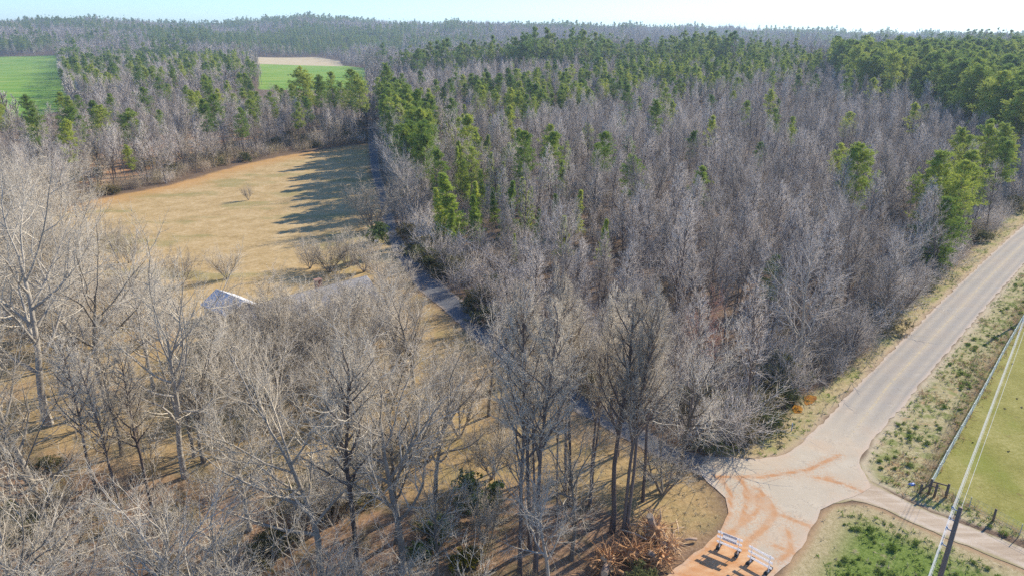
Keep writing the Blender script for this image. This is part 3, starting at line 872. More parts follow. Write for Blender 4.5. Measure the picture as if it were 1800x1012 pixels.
# the foreground wood at the left and along the bottom
for i, (sp, u, v, vt, w, lb) in enumerate([
        ('oak', 85, 745, 255, 1.0, 'huge pale bare tree reaching highest at the left picture edge'),
        ('oak', -40, 700, 300, 1.0, 'big pale bare tree cut by the left picture edge'),
        ('oak', 190, 720, 375, 1.0, 'big pale bare tree right of the highest left tree, forked high'),
        ('oak', 135, 640, 330, 1.0, 'pale bare tree behind the highest left tree, with dense top twigs'),
        ('oak', 30, 560, 300, 1.1, 'dense pale bare tree far left beside the brown field corner'),
        ('oak', 150, 575, 335, 1.0, 'tall airy bare tree between the highest left tree and the near field edge'), ('oak', 10, 640, 270, 1.0, 'tall airy bare tree hard against the left edge, above the pale shed'),
        ('oak', 255, 610, 395, 0.9, 'airy bare tree standing left of the white roofed shed'), ('oak', 215, 490, 355, 0.9, 'airy bare tree at the near edge of the brown field, above the lawn trees'),
        ('oak', 300, 650, 440, 0.9, 'airy bare tree with dark trunk at the left tip of the house shadow'),
        ('oak', 120, 520, 300, 1.0, 'dense fuzzy bare tree at the left end of the brown field'),
        ('oak', 326, 838, 410, 0.85, 'dark straight trunk forking high before the dark house shadow'),
        ('oak', 342, 802, 560, 0.9, 'double trunked bare tree just right of the straight dark trunk'),
        ('oak', 358, 812, 545, 0.9, 'bare tree leaning right beside the double trunked tree'),
        ('tall', 178, 892, 560, 0.9, 'yellowish mossy trunk in the lower left wood'),
        ('tall', 270, 905, 590, 0.9, 'slim dark trunk crossing the creek gully at lower left'),
        ('tall', 222, 925, 600, 0.8, 'slim pale trunk leaning left above the creek gully'),
        ('oak', 567, 1012, 590, 1.0, 'large pale bare tree with long low limb, bottom edge left of centre'),
        ('tall', 632, 1008, 560, 1.1, 'many branched pale grey bare tree at the bottom edge, left of the evergreen bushes'),
        ('oak', 698, 950, 610, 1.0, 'dark trunked bare tree left of the evergreen bushes'),
        ('oak', 708, 1005, 560, 1.0, 'pale bare tree leaning right with a long raised limb, left of the yellow bush'),
        ('oak', 765, 880, 590, 1.0, 'dark leaning bare tree alone on the open leaf lawn'),
        ('sapl', 827, 860, 770, 0.8, 'thin bare sapling rising out of the larger evergreen bush'),
        ('sapl', 870, 874, 765, 0.8, 'thin crooked bare sapling right of the larger evergreen bush'),
        ('fan', 618, 655, 480, 1.1, 'wide fan shaped bare tree in front of the house tan wall'),
        ('fan', 690, 690, 560, 1.1, 'low fuzzy bare tree between the house and the lane'),
        ('oak', 440, 725, 540, 0.9, 'bare tree right of the dark house shadow'),
        ('fan', 420, 660, 520, 1.0, 'low bare tree between the house shadow and the grey roof'),
        ('oak', 418, 640, 480, 0.55, 'small crooked bare tree in front of the white shed roof'),
        ('oak', 500, 760, 570, 1.0, 'pale bare tree in the middle of the lawn below the house'),
        ('oak', 590, 780, 590, 1.0, 'fuzzy bare tree on the lawn below the house porch'),
        ('oak', 690, 770, 590, 1.0, 'fuzzy bare tree halfway between the house and the bottom edge bushes'),
        ('fan', 790, 740, 600, 1.15, 'low wide bare tree on the lawn beside the lane bend'),
        ('oak', 270, 690, 430, 0.9, 'bare tree left of the dark house shadow'),
        ('oak', 215, 800, 520, 0.9, 'bare tree before the huge left tree, above the gully'),
        ('oak', 60, 860, 520, 1.0, 'bare tree at lower left between pale trunks'),
        ('oak', -60, 900, 560, 1.0, 'bare tree crown entering at the lower left edge'),
        ('oak', 110, 980, 640, 0.9, 'bare tree at the lower left with pale low twigs'),
        ('oak', 440, 930, 640, 0.9, 'bare tree over the gully left of the large limbed tree'),
        ('tall', 20, 1010, 650, 0.9, 'pale leaning trunk at the bottom left corner'),
        ]):
    hero(sp, u, v, vt, lb, k=i, group=GF, wide=w, clear=4.5 if sp == 'oak' else 2.5)
# low pale tops rising from below the bottom edge
for i, (u, v, vt, lb) in enumerate([(60, 1190, 850, 'fuzzy pale bare tree top at the bottom left corner'), (170, 1230, 880, 'fuzzy pale tree top along the bottom edge, second from the left corner'),
                                    (330, 1200, 800, 'pale twiggy treetop below the straight dark trunk at the bottom edge'), (430, 1210, 870, 'fuzzy pale treetop between the gully and the large limbed tree'),
                                    (760, 1180, 930, 'pale treetop at the bottom edge below the yellow bush')]):
    hero('oak', u, v, vt, lb, k=i + 2, group=GF, clear=4)
# trees beside the house, shed and lane
for i, (u, v, vt, w, lb) in enumerate([(655, 405, 303, 1.3, 'round pale bare tree standing alone where lane and brown field meet'),
                                       (545, 472, 412, 1.1, 'leftmost fuzzy bare tree in the thicket behind the house'), (580, 478, 402, 1.2, 'second fuzzy bare tree from the left in the house thicket'),
                                       (612, 470, 398, 1.2, 'third fuzzy bare tree from the left in the house thicket'), (640, 478, 404, 1.2, 'fourth fuzzy bare tree from the left in the house thicket'),
                                       (668, 490, 415, 1.2, 'fuzzy bare tree of the house thicket nearest the lane'), (690, 520, 440, 1.2, 'fuzzy bare tree off the right end of the house roof'),
                                       (700, 548, 462, 1.1, 'low fuzzy bare tree between house end and lane'), (722, 575, 500, 1.1, 'dense low bare tree beside the lane, right of the house'),
                                       (655, 600, 482, 1.2, 'dense low bare tree at the front right corner of the house'), (570, 640, 490, 1.25, 'dense low bare tree hiding the porch of the house'),
                                       (490, 640, 500, 1.25, 'dense low bare tree before the left end of the house'), (530, 690, 535, 1.25, 'dense low bare tree in the lawn below the porch'),
                                       (620, 720, 560, 1.25, 'dense low bare tree in the lawn, left of the lane bend'), (450, 690, 540, 1.25, 'dense low bare tree right of the house shadow'),
                                       (715, 650, 560, 1.2, 'fuzzy bare tree on the lane bank below the house'), (780, 700, 618, 1.2, 'fuzzy bare tree on the lane bank at the bend'),
                                       (440, 630, 498, 1.2, 'dense low bare tree covering the left end of the house roof'), (610, 640, 478, 1.2, 'dense low bare tree before the tan house wall'),
                                       (530, 625, 495, 1.2, 'dense low bare tree before the middle of the house roof'), (690, 610, 520, 1.2, 'dense low bare tree between the blue tarp and the lane'),
                                       (590, 598, 468, 1.25, 'fuzzy bare tree close against the front of the grey roof'), (645, 572, 472, 1.25, 'fuzzy bare tree close against the right half of the grey roof'),
                                       (480, 600, 488, 1.2, 'fuzzy bare tree close against the left half of the grey roof'),
                                       (40, 520, 330, 1.2, 'tall dense bare tree at the left edge above the pale shed'), (95, 545, 370, 1.2, 'dense bare tree second from the left edge above the pale shed'),
                                       (60, 600, 420, 1.2, 'dense bare tree in front of the pale shed at the left edge'), (200, 560, 430, 1.2, 'dense bare tree in the lawn left of the shed'),
                                       (130, 610, 440, 1.2, 'dense bare tree between the pale shed and the open lawn'), (260, 560, 450, 1.1, 'dense bare tree just left of the white roofed shed'),
                                       (-40, 480, 300, 1.2, 'dense bare tree cut by the left edge beside the brown field'),
                                       (228, 462, 385, 1.0, 'fuzzy bare tree at the near edge of the brown field'), (160, 470, 370, 1.2, 'dense fuzzy bare tree left of the near field edge'),
                                       (320, 500, 430, 1.1, 'low fuzzy bare tree between the near field edge and the shed'), (400, 490, 425, 1.0, 'low bare tree on the field side of the shed')]):
    hero('thick', u, v, vt, lb, k=i, group='low bare trees round the house and field', wide=w, clear=3)
hero('fan', 437, 352, 318, 'tiny bare bush tree alone in the brown field', 0, clear=3)
# named trees of the wedge wood
hero('oakp', 1395, 665, 400, 'broad grey bare tree with fanned limbs at the road edge of the wedge woods', 0, rz=1.0, clear=6, wide=0.95)
hero('oakp', 1480, 520, 330, 'pale leaning bare tree in front of the lone pine near the road', 1, clear=4)
hero('red', 1215, 690, 492, 'red budded bare tree at the front of the wedge woods', 0, rz=2.2, clear=3, wide=0.7)
hero('oakp', 712, 330, 190, 'big pale limbed bare tree beside the far end of the lane', 2, clear=4)
for i, (sp, u, v, vt, w, lb) in enumerate([
        ('young', 797, 425, 300, 1.35, 'bright green cone shaped young pine beside the lane'), ('young', 775, 432, 380, 1.2, 'short bushy young pine at the lane edge in front of the bright one'),
        ('pine', 968, 380, 236, 1.05, 'tall bright pine with long crown in the middle of the wedge woods'), ('pine', 990, 350, 250, 0.7, 'slimmer pine just right of the tall bright one'),
        ('young', 890, 425, 318, 0.9, 'young pine right of the bright cone, darker green'), ('young', 930, 410, 330, 0.9, 'young pine left of the tall bright pine'),
        ('young', 990, 465, 382, 1.1, 'dark green small pine in front of the bare trunks'), ('young', 1058, 480, 385, 0.8, 'narrow young pine among bare trunks right of the small dark pine'),
        ('pine', 1112, 415, 275, 1.1, 'round topped pine alone among the bare trees'), ('young', 715, 320, 262, 1.0, 'small bright pine beside the shaded far lane'),
        ('young', 694, 325, 278, 0.8, 'smallest bright pine at the shaded far lane'), ('young', 750, 315, 250, 0.9, 'narrow pine behind the small bright pine at the lane'),
        ('young', 820, 350, 285, 1.0, 'young pine behind the bright cone shaped one'), ('young', 850, 380, 300, 0.9, 'young pine between the bright cone and the darker one'),
        ('bigpine', 1490, 430, 258, 1.0, 'lone large pine near the road, rounded bushy crown'), ('skirt', 1625, 440, 265, 1.05, 'wide pine at the road edge, left one of the roadside pair'),
        ('skirt', 1668, 425, 270, 1.0, 'bright pine at the road edge, right one of the roadside pair'), ('pine', 1715, 360, 222, 0.8, 'slim pine above the roadside pair'),
        ('skirt', 1640, 480, 345, 1.2, 'low limbed pine leaning over the road verge'), ('skirt', 1350, 540, 448, 1.0, 'dark green pine in the shade beside the broad grey tree'),
        ('pine', 1385, 300, 205, 0.7, 'thin pale pine among the bare trees below the right pine stand'), ('young', 905, 470, 412, 0.7, 'thin pale young pine beside the lane brush'),
        ('pine', 735, 290, 160, 0.9, 'yellowish pine at the far lane end'), ('pine', 690, 225, 112, 0.9, 'tall olive pine at the lane end, beside the far field'),
        ('pine', 705, 262, 165, 1.1, 'leafy pine at the bend of the shaded far lane'), ('pine', 690, 290, 200, 1.0, 'pine close to the far lane, shading the field'),
        ('pine', 722, 250, 150, 1.1, 'olive pine behind the big limbed tree at the far lane'), ('pine', 760, 262, 165, 1.0, 'pine right of the olive one at the far lane'),
        ('young', 735, 345, 280, 1.0, 'young pine between the small bright pine and the bright cone'), ('young', 840, 440, 345, 1.0, 'young pine at the right foot of the bright cone'),
        ('young', 865, 350, 270, 0.9, 'young pine above the darker green one'), ('young', 915, 360, 285, 0.9, 'young pine left behind the tall bright pine'),
        ('young', 1010, 420, 335, 1.0, 'young pine right behind the small dark pine'), ('young', 870, 400, 330, 1.0, 'light green young pine between the bright cone and the darker one'),
        ('young', 945, 440, 370, 0.9, 'small light green pine left of the small dark pine'), ('pine', 1050, 340, 250, 0.9, 'pale pine up right of the tall bright pine'),
        ('pine', 1240, 300, 205, 0.8, 'thin yellowish pine in the middle of the bare woods'), ('pine', 1180, 260, 180, 0.8, 'small pine between the pine band and the round topped pine'),
        ('pine', 737, 165, 86, 1.1, 'dark pine standing above the grey woods beyond the lane end')]):
    hero(sp, u, v, vt, lb, k=i, group='pines scattered in the wedge woods', wide=w, clear=3)
# pines at the edge of the brown field
for i, (u, v, vt, w, lb) in enumerate([
        (68, 285, 208, 1.2, 'dark pine, leftmost of the pines behind the brown field'), (142, 290, 192, 1.35, 'broad flat topped pine, second from the left behind the field'),
        (190, 280, 188, 1.1, 'pine directly right of the broad flat topped one'), (243, 290, 194, 1.2, 'tall rounded pine behind the left end of the brown field'),
        (292, 270, 195, 1.0, 'yellowish pine right of the tall rounded pine'), (365, 245, 160, 0.9, 'narrow dark pine before the orange clay patch'),
        (392, 240, 158, 0.8, 'thin pine right of the narrow dark pine'), (545, 230, 120, 1.2, 'tallest pine left of the lane end, layered crown'),
        (570, 235, 132, 0.9, 'dark pine just right of the layered one'), (592, 240, 128, 0.9, 'straight pine between layered pine and lane end'),
        (622, 238, 122, 1.0, 'dense dark pine near the lane end'), (640, 244, 132, 0.9, 'pine standing right at the lane end'),
        (520, 225, 150, 0.8, 'small pine left of the layered one'), (240, 330, 255, 0.9, 'dark low pine at the brown field edge')]):
    hero('bigpine' if i in (0, 1, 2, 3, 7, 11) else 'pine', u, v, vt, lb, k=i, group=GL, wide=w, clear=3)

# ---------------- evergreen and yellow bushes near the bottom edge, brush by the junction
def bush(u, v, w, h, k, name, label, cat, group=None, var=None):
    x, y = ground_at(u, v)
    e = plant((var or CEDAR)[k % len(var or CEDAR)], x, y, rng.random() * 6.28, w, name, label, cat, group)
    e.scale = (w, w, h)
    placed.append((x, y, 1.5))
GB = 'evergreen bushes in the bottom woods'
bush(832, 895, 1.05, 1.1, 0, 'evergreen_bush', 'largest dark green bush, under the thin sapling', 'bush', GB)
bush(862, 878, 0.7, 0.65, 1, 'evergreen_bush', 'smaller green bush right of the largest one', 'bush', GB)
bush(770, 940, 0.85, 0.75, 2, 'evergreen_bush', 'olive green bush down left of the largest one', 'bush', GB)
bush(748, 972, 0.6, 0.5, 0, 'evergreen_bush', 'low dull green bush at the dark tree trunks near the bottom edge', 'bush', GB)
bush(815, 990, 0.9, 0.7, 0, 'yellow_bush', 'yellow green leafy bush at the bottom edge', 'bush', None, YBUSH)
bush(828, 978, 0.7, 0.6, 0, 'yellow_bush', 'smaller yellow bush touching the yellow green one', 'bush', None, YBUSH)
GT = 'dense shrubs at the tip of the wedge woods'
for i, (u, v, w, h, lb) in enumerate([(1262, 775, 1.5, 1.2, 'grey green shrub nearest the lane mouth'), (1300, 768, 1.8, 1.4, 'dark shrub second from the lane mouth, behind the grass corner'), (1340, 752, 1.7, 1.3, 'olive shrub at the right end of the wedge tip'),
                                      (1275, 730, 1.6, 1.6, 'dark shrub behind the first at the wedge tip'), (1325, 722, 1.8, 1.5, 'dark shrub behind the olive one'), (1375, 705, 1.3, 1.2, 'shrub beside the orange puddles'),
                                      (1560, 585, 1.3, 1.2, 'dark green shrub at the roadside woods edge'), (1535, 560, 1.4, 1.4, 'shrub in the shade below the roadside pines')]):
    bush(u, v, w * 0.85, h * 0.8, i, 'shrub', lb, 'shrub', GT, OLIVE)
bush(663, 428, 1.4, 1.5, 0, 'evergreen_bush', 'small dark evergreen beside the lane where it leaves the field', 'bush')
bush(745, 470, 1.8, 1.8, 1, 'evergreen_bush', 'olive brush mound on the shaded side of the lane', 'bush', None, OLIVE)
bush(790, 490, 1.7, 2.0, 2, 'evergreen_bush', 'olive green bush under the bright young pine by the lane', 'bush', None, OLIVE)
bush(770, 455, 1.7, 1.9, 2, 'evergreen_bush', 'olive bush left below the bright young pine', 'bush', None, OLIVE)

# ---------------- woods: candidate places on a shaken grid
def candidates(x0, x1, y0, y1, s):
    xs = np.arange(x0, x1, s); ys = np.arange(y0, y1, s)
    X, Y = np.meshgrid(xs, ys)
    P = np.stack([X.ravel(), Y.ravel()], 1) + rng.uniform(-0.45, 0.45, (X.size, 2)) * s
    return P
def in_view(P, margin=0.12, extra=15):
    return (np.abs(P[:, 0]) < P[:, 1] * (0.80 + margin) + extra)
def free(P, rad=1.0):
    ok = np.ones(len(P), bool)
    for x, y, c in placed:
        ok &= np.hypot(P[:, 0] - x, P[:, 1] - y) > c * rad
    return ok
def vnoise(P, s, seed):
    """smooth random field in 0..1"""
    rg = np.random.default_rng(seed)
    ph = rg.random(10) * 6.28; an = rg.random(10) * 6.28; fr = (0.5 + rg.random(10)) / s
    v = sum(np.sin(P[:, 0] * np.cos(a) * f * 6.28 + P[:, 1] * np.sin(a) * f * 6.28 + p) for a, f, p in zip(an, fr, ph))
    return 0.5 + v / 8.0

wood = []            # (species, x, y, scale, zone)
def put(P, sp, s_lo, s_hi, zone):
    for (x, y) in P:
        wood.append((sp, x, y, s_lo + (s_hi - s_lo) * rng.random(), zone))
P_PINE_LANE = G([(690, 345), (684, 300), (676, 250), (700, 215), (860, 215), (960, 300), (1010, 380), (960, 440), (860, 430), (800, 470), (740, 450), (710, 390)])
P_PINE_BAND = G([(672, 285), (668, 235), (720, 215), (820, 205), (1000, 178), (1180, 160), (1430, 150), (1430, 190), (1250, 205), (1100, 215), (1000, 232), (860, 262), (800, 285), (700, 300)])
P_PINE_RIGHT = G([(1470, 195), (1440, 150), (1500, 128), (2100, 128), (2100, 330), (1830, 335), (1760, 300), (1680, 258), (1600, 215), (1530, 210)])
P_ROADSIDE = G([(1560, 470), (1590, 400), (1700, 330), (1800, 300), (1800, 352), (1700, 445), (1600, 530)])
W = candidates(-70, 420, 55, 520, 4.9)
W = W[inside(W, P_WEDGE) & in_view(W)]
W = W[free(W)]
nA = vnoise(W, 60, 1)
lp = inside(W, P_PINE_LANE); bp = inside(W, P_PINE_BAND); rp = inside(W, P_PINE_RIGHT); rs = inside(W, P_ROADSIDE)
rnd = rng.random(len(W))
isp = np.where(rp, rnd < 0.52, np.where(bp, rnd < np.where(vnoise(W, 32, 8) > 0.5, 0.6, 0.08), np.where(lp, rnd < 0.36, np.where(rs, rnd < 0.16, rnd < np.where(W[:, 1] < 150, 0.006, 0.025)))))
young = isp & (lp & (rng.random(len(W)) < 0.75))
keep_b = rng.random(len(W)) < np.where(rp, 0.25, 0.92 - 0.45 * (vnoise(W, 38, 3) > 0.62))
put(W[young], 'young', 0.6, 1.05, 'wedge')
put(W[isp & ~young & rp], 'bigpine', 0.8, 1.15, 'rstand')
put(W[isp & ~young & ~rp], 'pine', 0.6, 0.9, 'band')
rest = W[~isp & keep_b]
kind = rng.random(len(rest))
lowstrip = inside(rest, G([(690, 300), (740, 300), (800, 400), (870, 450), (880, 500), (900, 590), (878, 580), (830, 529), (765, 474), (728, 431), (710, 390)]))
put(rest[lowstrip], 'fanp', 0.4, 0.65, 'wedge')
rest = rest[~lowstrip]; kind = kind[~lowstrip]
put(rest[kind < 0.68], 'slim', 0.52, 1.0, 'wedge')
put(rest[(kind >= 0.68) & (kind < 0.86)], 'oakp', 0.5, 0.8, 'wedge')
put(rest[kind >= 0.86], 'fanp', 0.5, 0.85, 'wedge')
SH = candidates(-75, -20, 150, 420, 3.3)
ds = dist_line(SH, G(LANE_R[-5:])); SH = SH[(ds < 15) & (ds > 1.2) & inside(SH, P_WEDGE) & free(SH, 0.7)]
k = rng.random(len(SH))
put(SH[k < 0.45], 'pine', 0.75, 0.95, 'band')
put(SH[k >= 0.55], 'oakp', 0.65, 0.85, 'wedge')
# mixed belt between the brown and the green field
L_ = candidates(-330, -40, 165, 620, 5.6)
L_ = L_[inside(L_, P_LEFT) & in_view(L_)]
L_ = L_[free(L_)]
dd = dist_line(L_, G([(-150, 350), (100, 384), (180, 345), (300, 321), (420, 287), (500, 270), (640, 250)]))
inD = inside(L_, P_DIRT)
L_ = L_[(rng.random(len(L_)) < np.where(inD, 0.55, np.where(dd < 22, 0.95, 0.62)))]
k = rng.random(len(L_))
put(L_[k < 0.10], 'pine', 0.7, 0.95, 'belt')
put(L_[(k >= 0.10) & (k < 0.62)], 'slim', 0.65, 0.95, 'belt')
put(L_[(k >= 0.62) & (k < 0.85)], 'oakp', 0.5, 0.75, 'belt')
put(L_[k >= 0.85], 'fan', 0.5, 0.8, 'belt')
# copse beyond the belt, left, with the green field behind
P_COPSE = G([(108, 142), (200, 122), (330, 119), (420, 121), (446, 128), (418, 140), (462, 150), (440, 160), (395, 168), (300, 186), (175, 196), (125, 188)])
B_ = candidates(-520, -130, 380, 900, 6.3)
B_ = B_[inside(B_, P_COPSE) & in_view(B_)]
k = rng.random(len(B_))
put(B_[k < 0.16], 'pine', 0.75, 1.05, 'copse')
put(B_[k >= 0.16], 'slim', 0.75, 1.05, 'copse')
# saplings and small trees of the foreground wood
F_ = candidates(-75, 22, 30, 100, 5.2)
F_ = F_[inside(F_, P_FRONT) & in_view(F_, extra=6)]
F_ = F_[free(F_, 0.65) & (sdist(F_, G([(230, 660), (400, 540), (700, 470), (720, 540), (600, 600), (400, 680)])) < -1)]
lawnish = inside(F_, P_LAWN)
F_ = F_[rng.random(len(F_)) < np.where(lawnish, 0.0, 0.62)]
k = rng.random(len(F_))
put(F_[k < 0.34], 'sapl', 0.6, 1.1, 'front')
put(F_[(k >= 0.34) & (k < 0.72)], 'fan', 0.5, 0.8, 'front')
put(F_[k >= 0.72], 'oak', 0.5, 0.8, 'front')
# far bank trees on the rough grass between belt and lawn at the left
H_ = candidates(-130, -60, 100, 175, 6.5)
H_ = H_[inside(H_, G([(-250, 400), (-250, 600), (60, 560), (170, 420), (150, 380), (60, 375)])) & free(H_, 0.8)]
H_ = H_[rng.random(len(H_)) < 0.75]
put(H_, 'oak', 0.6, 0.85, 'leftedge')

# the 300 largest of each kind are single trees, the others are the mass of the wood behind them
LM = {'wedge': [('the junction', 25, 62), ('the broad grey roadside tree', 31, 76), ('the lone large pine', 62, 135), ('the round topped pine', 24, 135), ('the tall bright pine', 9, 160),
                ('the bright cone shaped pine', -12, 135), ('the red budded tree', 18, 78), ('the small dark pine', 9, 116), ('the far lane end', -38, 230), ('the roadside pine pair', 92, 137), ('the narrow young pine', 15, 112), ('the lane bend', 0, 95)],
      'front': [('the huge left tree', -52, 65), ('the dark house shadow', -45, 80), ('the creek gully', -28, 48), ('the evergreen bushes', -3, 52), ('the grey roofed house', -30, 92), ('the straight dark trunk', -30, 56), ('the large limbed tree', -12, 43)],
      'belt': [('the broad flat topped pine', -150, 225), ('the layered pine', -95, 290), ('the narrow dark pine', -125, 265), ('the tall rounded pine', -120, 225), ('the lane end', -62, 280)],
      'copse': [('the left green field', -400, 560), ('the right green field', -230, 560)],
      'rstand': [('the right picture edge', 200, 270), ('the grey woods', 130, 300)],
      'band': [('the far lane end', -40, 300), ('the right pine stand', 130, 380), ('the middle of the pine band', 40, 380)],
      'leftedge': [('the brown field corner', -100, 165)]}
ADJ = {'slim': 'slim bare tree', 'oakp': 'spreading grey bare tree', 'fanp': 'low grey bare tree', 'oak': 'pale spreading bare tree', 'fan': 'low fuzzy bare tree', 'sapl': 'thin bare sapling',
       'pine': 'tall pine', 'bigpine': 'large spreading pine', 'young': 'young cone shaped pine', 'tall': 'tall bare tree'}
WHERE = {'wedge': 'in the wedge woods', 'front': 'in the foreground wood', 'belt': 'behind the brown field', 'copse': 'in the far left copse', 'rstand': 'in the right pine stand', 'band': 'in the pine band', 'leftedge': 'at the left edge'}
ORD = ['', 'second ', 'third ', 'fourth ', 'fifth ', 'sixth ', 'seventh ', 'eighth ', 'ninth ']
def score(w):
    return NAT[w[0]] * w[3] / math.hypot(w[1], w[2])
P_arr = np.array([(w[1], w[2]) for w in wood])
bares = sorted([w for w in wood if w[0] not in ('pine', 'young', 'bigpine')], key=lambda w: -score(w))
pines = sorted([w for w in wood if w[0] in ('pine', 'young', 'bigpine')], key=lambda w: -score(w))
n_hero_b = len([o for o in bpy.data.objects if o.name.startswith('bare_tree')])
n_hero_p = len([o for o in bpy.data.objects if o.name.startswith('pine_tree')])
NB, NP = 300 - n_hero_b, 300 - n_hero_p
single = bares[:NB] + pines[:NP]
mass_b, mass_p = bares[NB:], pines[NP:]
buckets = {}
for w in single:
    lm = min(LM[w[4]], key=lambda q: math.hypot(q[1] - w[1], q[2] - w[2]))
    buckets.setdefault((w[0], w[4], lm), []).append(w)
for (sp, zone, lm), ws in buckets.items():
    ws.sort(key=lambda w: math.hypot(lm[1] - w[1], lm[2] - w[2]))
    for i, w in enumerate(ws):
        nm, cat = KIND.get(sp, ('bare_tree', 'tree'))
        if i < 9:
            lb = f'{ADJ[sp]} {WHERE[zone]}, {ORD[i]}nearest {lm[0]}'
        else:
            lb = f'{ADJ[sp]} {WHERE[zone]}, further round {lm[0]}'
        plant(SETS[sp][int(rng.integers(0, len(SETS[sp])))], w[1], w[2], rng.random() * 6.28, w[3], nm, lb, cat, f'{ADJ[sp]}s round {lm[0]}')

# ------------------------------------------------------------------ masses nobody could count
def scatter(name, items, sources, sink=0.0):
    """one object that repeats its sources (trunk and crown meshes) at many points through geometry nodes"""
    n = len(items)
    A = np.array(items, float)           # x, y, rot, scale, index
    V = np.stack([A[:, 0], A[:, 1], height(A[:, 0], A[:, 1]) - sink], 1)
    me = bpy.data.meshes.new(name)
    me.vertices.add(n)
    me.vertices.foreach_set('co', V.astype(np.float32).ravel())
    attr(me, 'turn', A[:, 2]); attr(me, 'size', A[:, 3]); attr(me, 'pick', A[:, 4])
    o = tag(link(name, me), kind='stuff')
    ng = bpy.data.node_groups.new(name, 'GeometryNodeTree')
    ng.interface.new_socket('Geometry', in_out='INPUT', socket_type='NodeSocketGeometry')
    ng.interface.new_socket('Geometry', in_out='OUTPUT', socket_type='NodeSocketGeometry')
    N = ng.nodes; Lk = ng.links.new
    gi = N.new('NodeGroupInput'); go = N.new('NodeGroupOutput')
    def named(nm):
        a = N.new('GeometryNodeInputNamedAttribute'); a.data_type = 'FLOAT'; a.inputs[0].default_value = nm
        return a.outputs[0]
    joins = N.new('GeometryNodeJoinGeometry')
    for k, src in enumerate(sources):
        cmp_ = N.new('FunctionNodeCompare'); cmp_.data_type = 'FLOAT'; cmp_.operation = 'EQUAL'
        Lk(named('pick'), cmp_.inputs[0]); cmp_.inputs[1].default_value = k; cmp_.inputs['Epsilon'].default_value = 0.1
        cx = N.new('ShaderNodeCombineXYZ'); Lk(named('turn'), cx.inputs[2])
        for part in src:
            oi = N.new('GeometryNodeObjectInfo'); oi.inputs['Object'].default_value = part
            oi.inputs['As Instance'].default_value = True
            io = N.new('GeometryNodeInstanceOnPoints')
            Lk(gi.outputs[0], io.inputs['Points']); Lk(cmp_.outputs[0], io.inputs['Selection'])
            Lk(oi.outputs['Geometry'], io.inputs['Instance']); Lk(cx.outputs[0], io.inputs['Rotation']); Lk(named('size'), io.inputs['Scale'])
            Lk(io.outputs[0], joins.inputs[0])
    Lk(joins.outputs[0], go.inputs[0])
    md = o.modifiers.new('scatter', 'NODES'); md.node_group = ng
    return o
def src(*mes):
    return tuple(bpy.data.objects.new('pattern', me) for me in mes)
def items_of(ws, sets, base):
    out = []
    for w in ws:
        b, n = base[w[0]]
        out.append((w[1], w[2], rng.random() * 6.28, w[3], b + int(rng.integers(0, n))))
    return out
def mass(name, ws, order):
    sources = []; base = {}
    for sp in order:
        base[sp] = (len(sources), len(SETS[sp]))
        sources += [src(*p) for p in SETS[sp]]
    scatter(name, items_of(ws, SETS, base), sources)
if mass_b: mass('bare_woods', mass_b, ['slim', 'oakp', 'fanp', 'oak', 'fan', 'sapl'])
if mass_p: mass('pine_woods', mass_p, ['pine', 'young', 'bigpine'])
print('WOOD', len(wood), len(bares), len(pines), n_hero_b, n_hero_p)

# far woods to the horizon
far_src = []
for s_ in range(4):
    T, C = bare(700 + s_, H=17, r=0.22, trunk=0.9, n1=15, t1=(0.12, 1), a1=(0.45, 0.85), l1=0.33, lf=slend, n2=5, n3=5, n4=0, tw=0.05, l3=0.5)
    far_src.append(src(T.mesh('far_trunk', M_BARKDARK), C.mesh('far_crown', M_TWIGP)))
for s_ in range(3):
    T, C = pine(720 + s_, H=20, c0=0.25, nb=26, nt=7, n=9, size=0.8, width=0.16, wid=3.6)
    far_src.append(src(T.mesh('far_trunk', M_BARKDARK), C.mesh('far_crown', M_PINEFAR)))
fields = [P_GREEN1, P_GREEN2, P_STRAW, G([(440, 156), (645, 150), (648, 208), (440, 208)]), G([(-250, 200), (110, 195), (175, 205), (100, 250), (-250, 270)])]
def far_band(r0, r1, s):
    P = candidates(-r1 * 0.8, r1 * 0.8, r0 * 0.75, r1, s)
    r = np.hypot(P[:, 0], P[:, 1])
    P = P[(r >= r0) & (r < r1) & in_view(P, 0.05)]
    for f in fields:
        P = P[sdist(P, f) < -2]
    for f in (P_WEDGE, P_LEFT, P_COPSE):
        P = P[~inside(P, f)]
    return P
items_b, items_p = [], []
P_PATCH = [G([(640, 96), (700, 80), (560, 66), (330, 74), (330, 82), (560, 92)])]
for (r0, r1, s) in ((300, 650, 6.0), (650, 1200, 7.5), (1200, 2600, 10.5), (2600, 3600, 17)):
    P = far_band(r0, r1, s)
    pn = vnoise(P, 420, 11)
    isp = rng.random(len(P)) < np.where(pn > np.where(np.hypot(P[:, 0], P[:, 1]) > 1150, 0.70, 0.80), 0.7, np.where(pn > 0.75, 0.15, 0.02))
    az = P[:, 0] / P[:, 1]
    rr_ = np.hypot(P[:, 0], P[:, 1])
    stand = (az > -0.50) & (az < -0.15) & (rr_ > 1350) & (rr_ < 1800)
    isp |= stand & (rng.random(len(P)) < 0.85)
    isp |= (az > -0.48) & (az < -0.19) & (rr_ > 2150) & (rr_ < 2600) & (rng.random(len(P)) < 0.6)
    isp |= (az < -0.62) & (rr_ > 800) & (rr_ < 880) & (rng.random(len(P)) < 0.7)
    sc = (0.65 + 0.65 * rng.random(len(P)) ** 1.5) * (0.75 + 0.55 * vnoise(P, 160, 12)) * (1.0 if r0 < 1200 else 1.12)
    for (x, y), q, c in zip(P, isp, sc):
        if q: items_p.append((x, y, rng.random() * 6.28, c, 4 + int(rng.integers(0, 3))))
        else: items_b.append((x, y, rng.random() * 6.28, c, int(rng.integers(0, 4))))
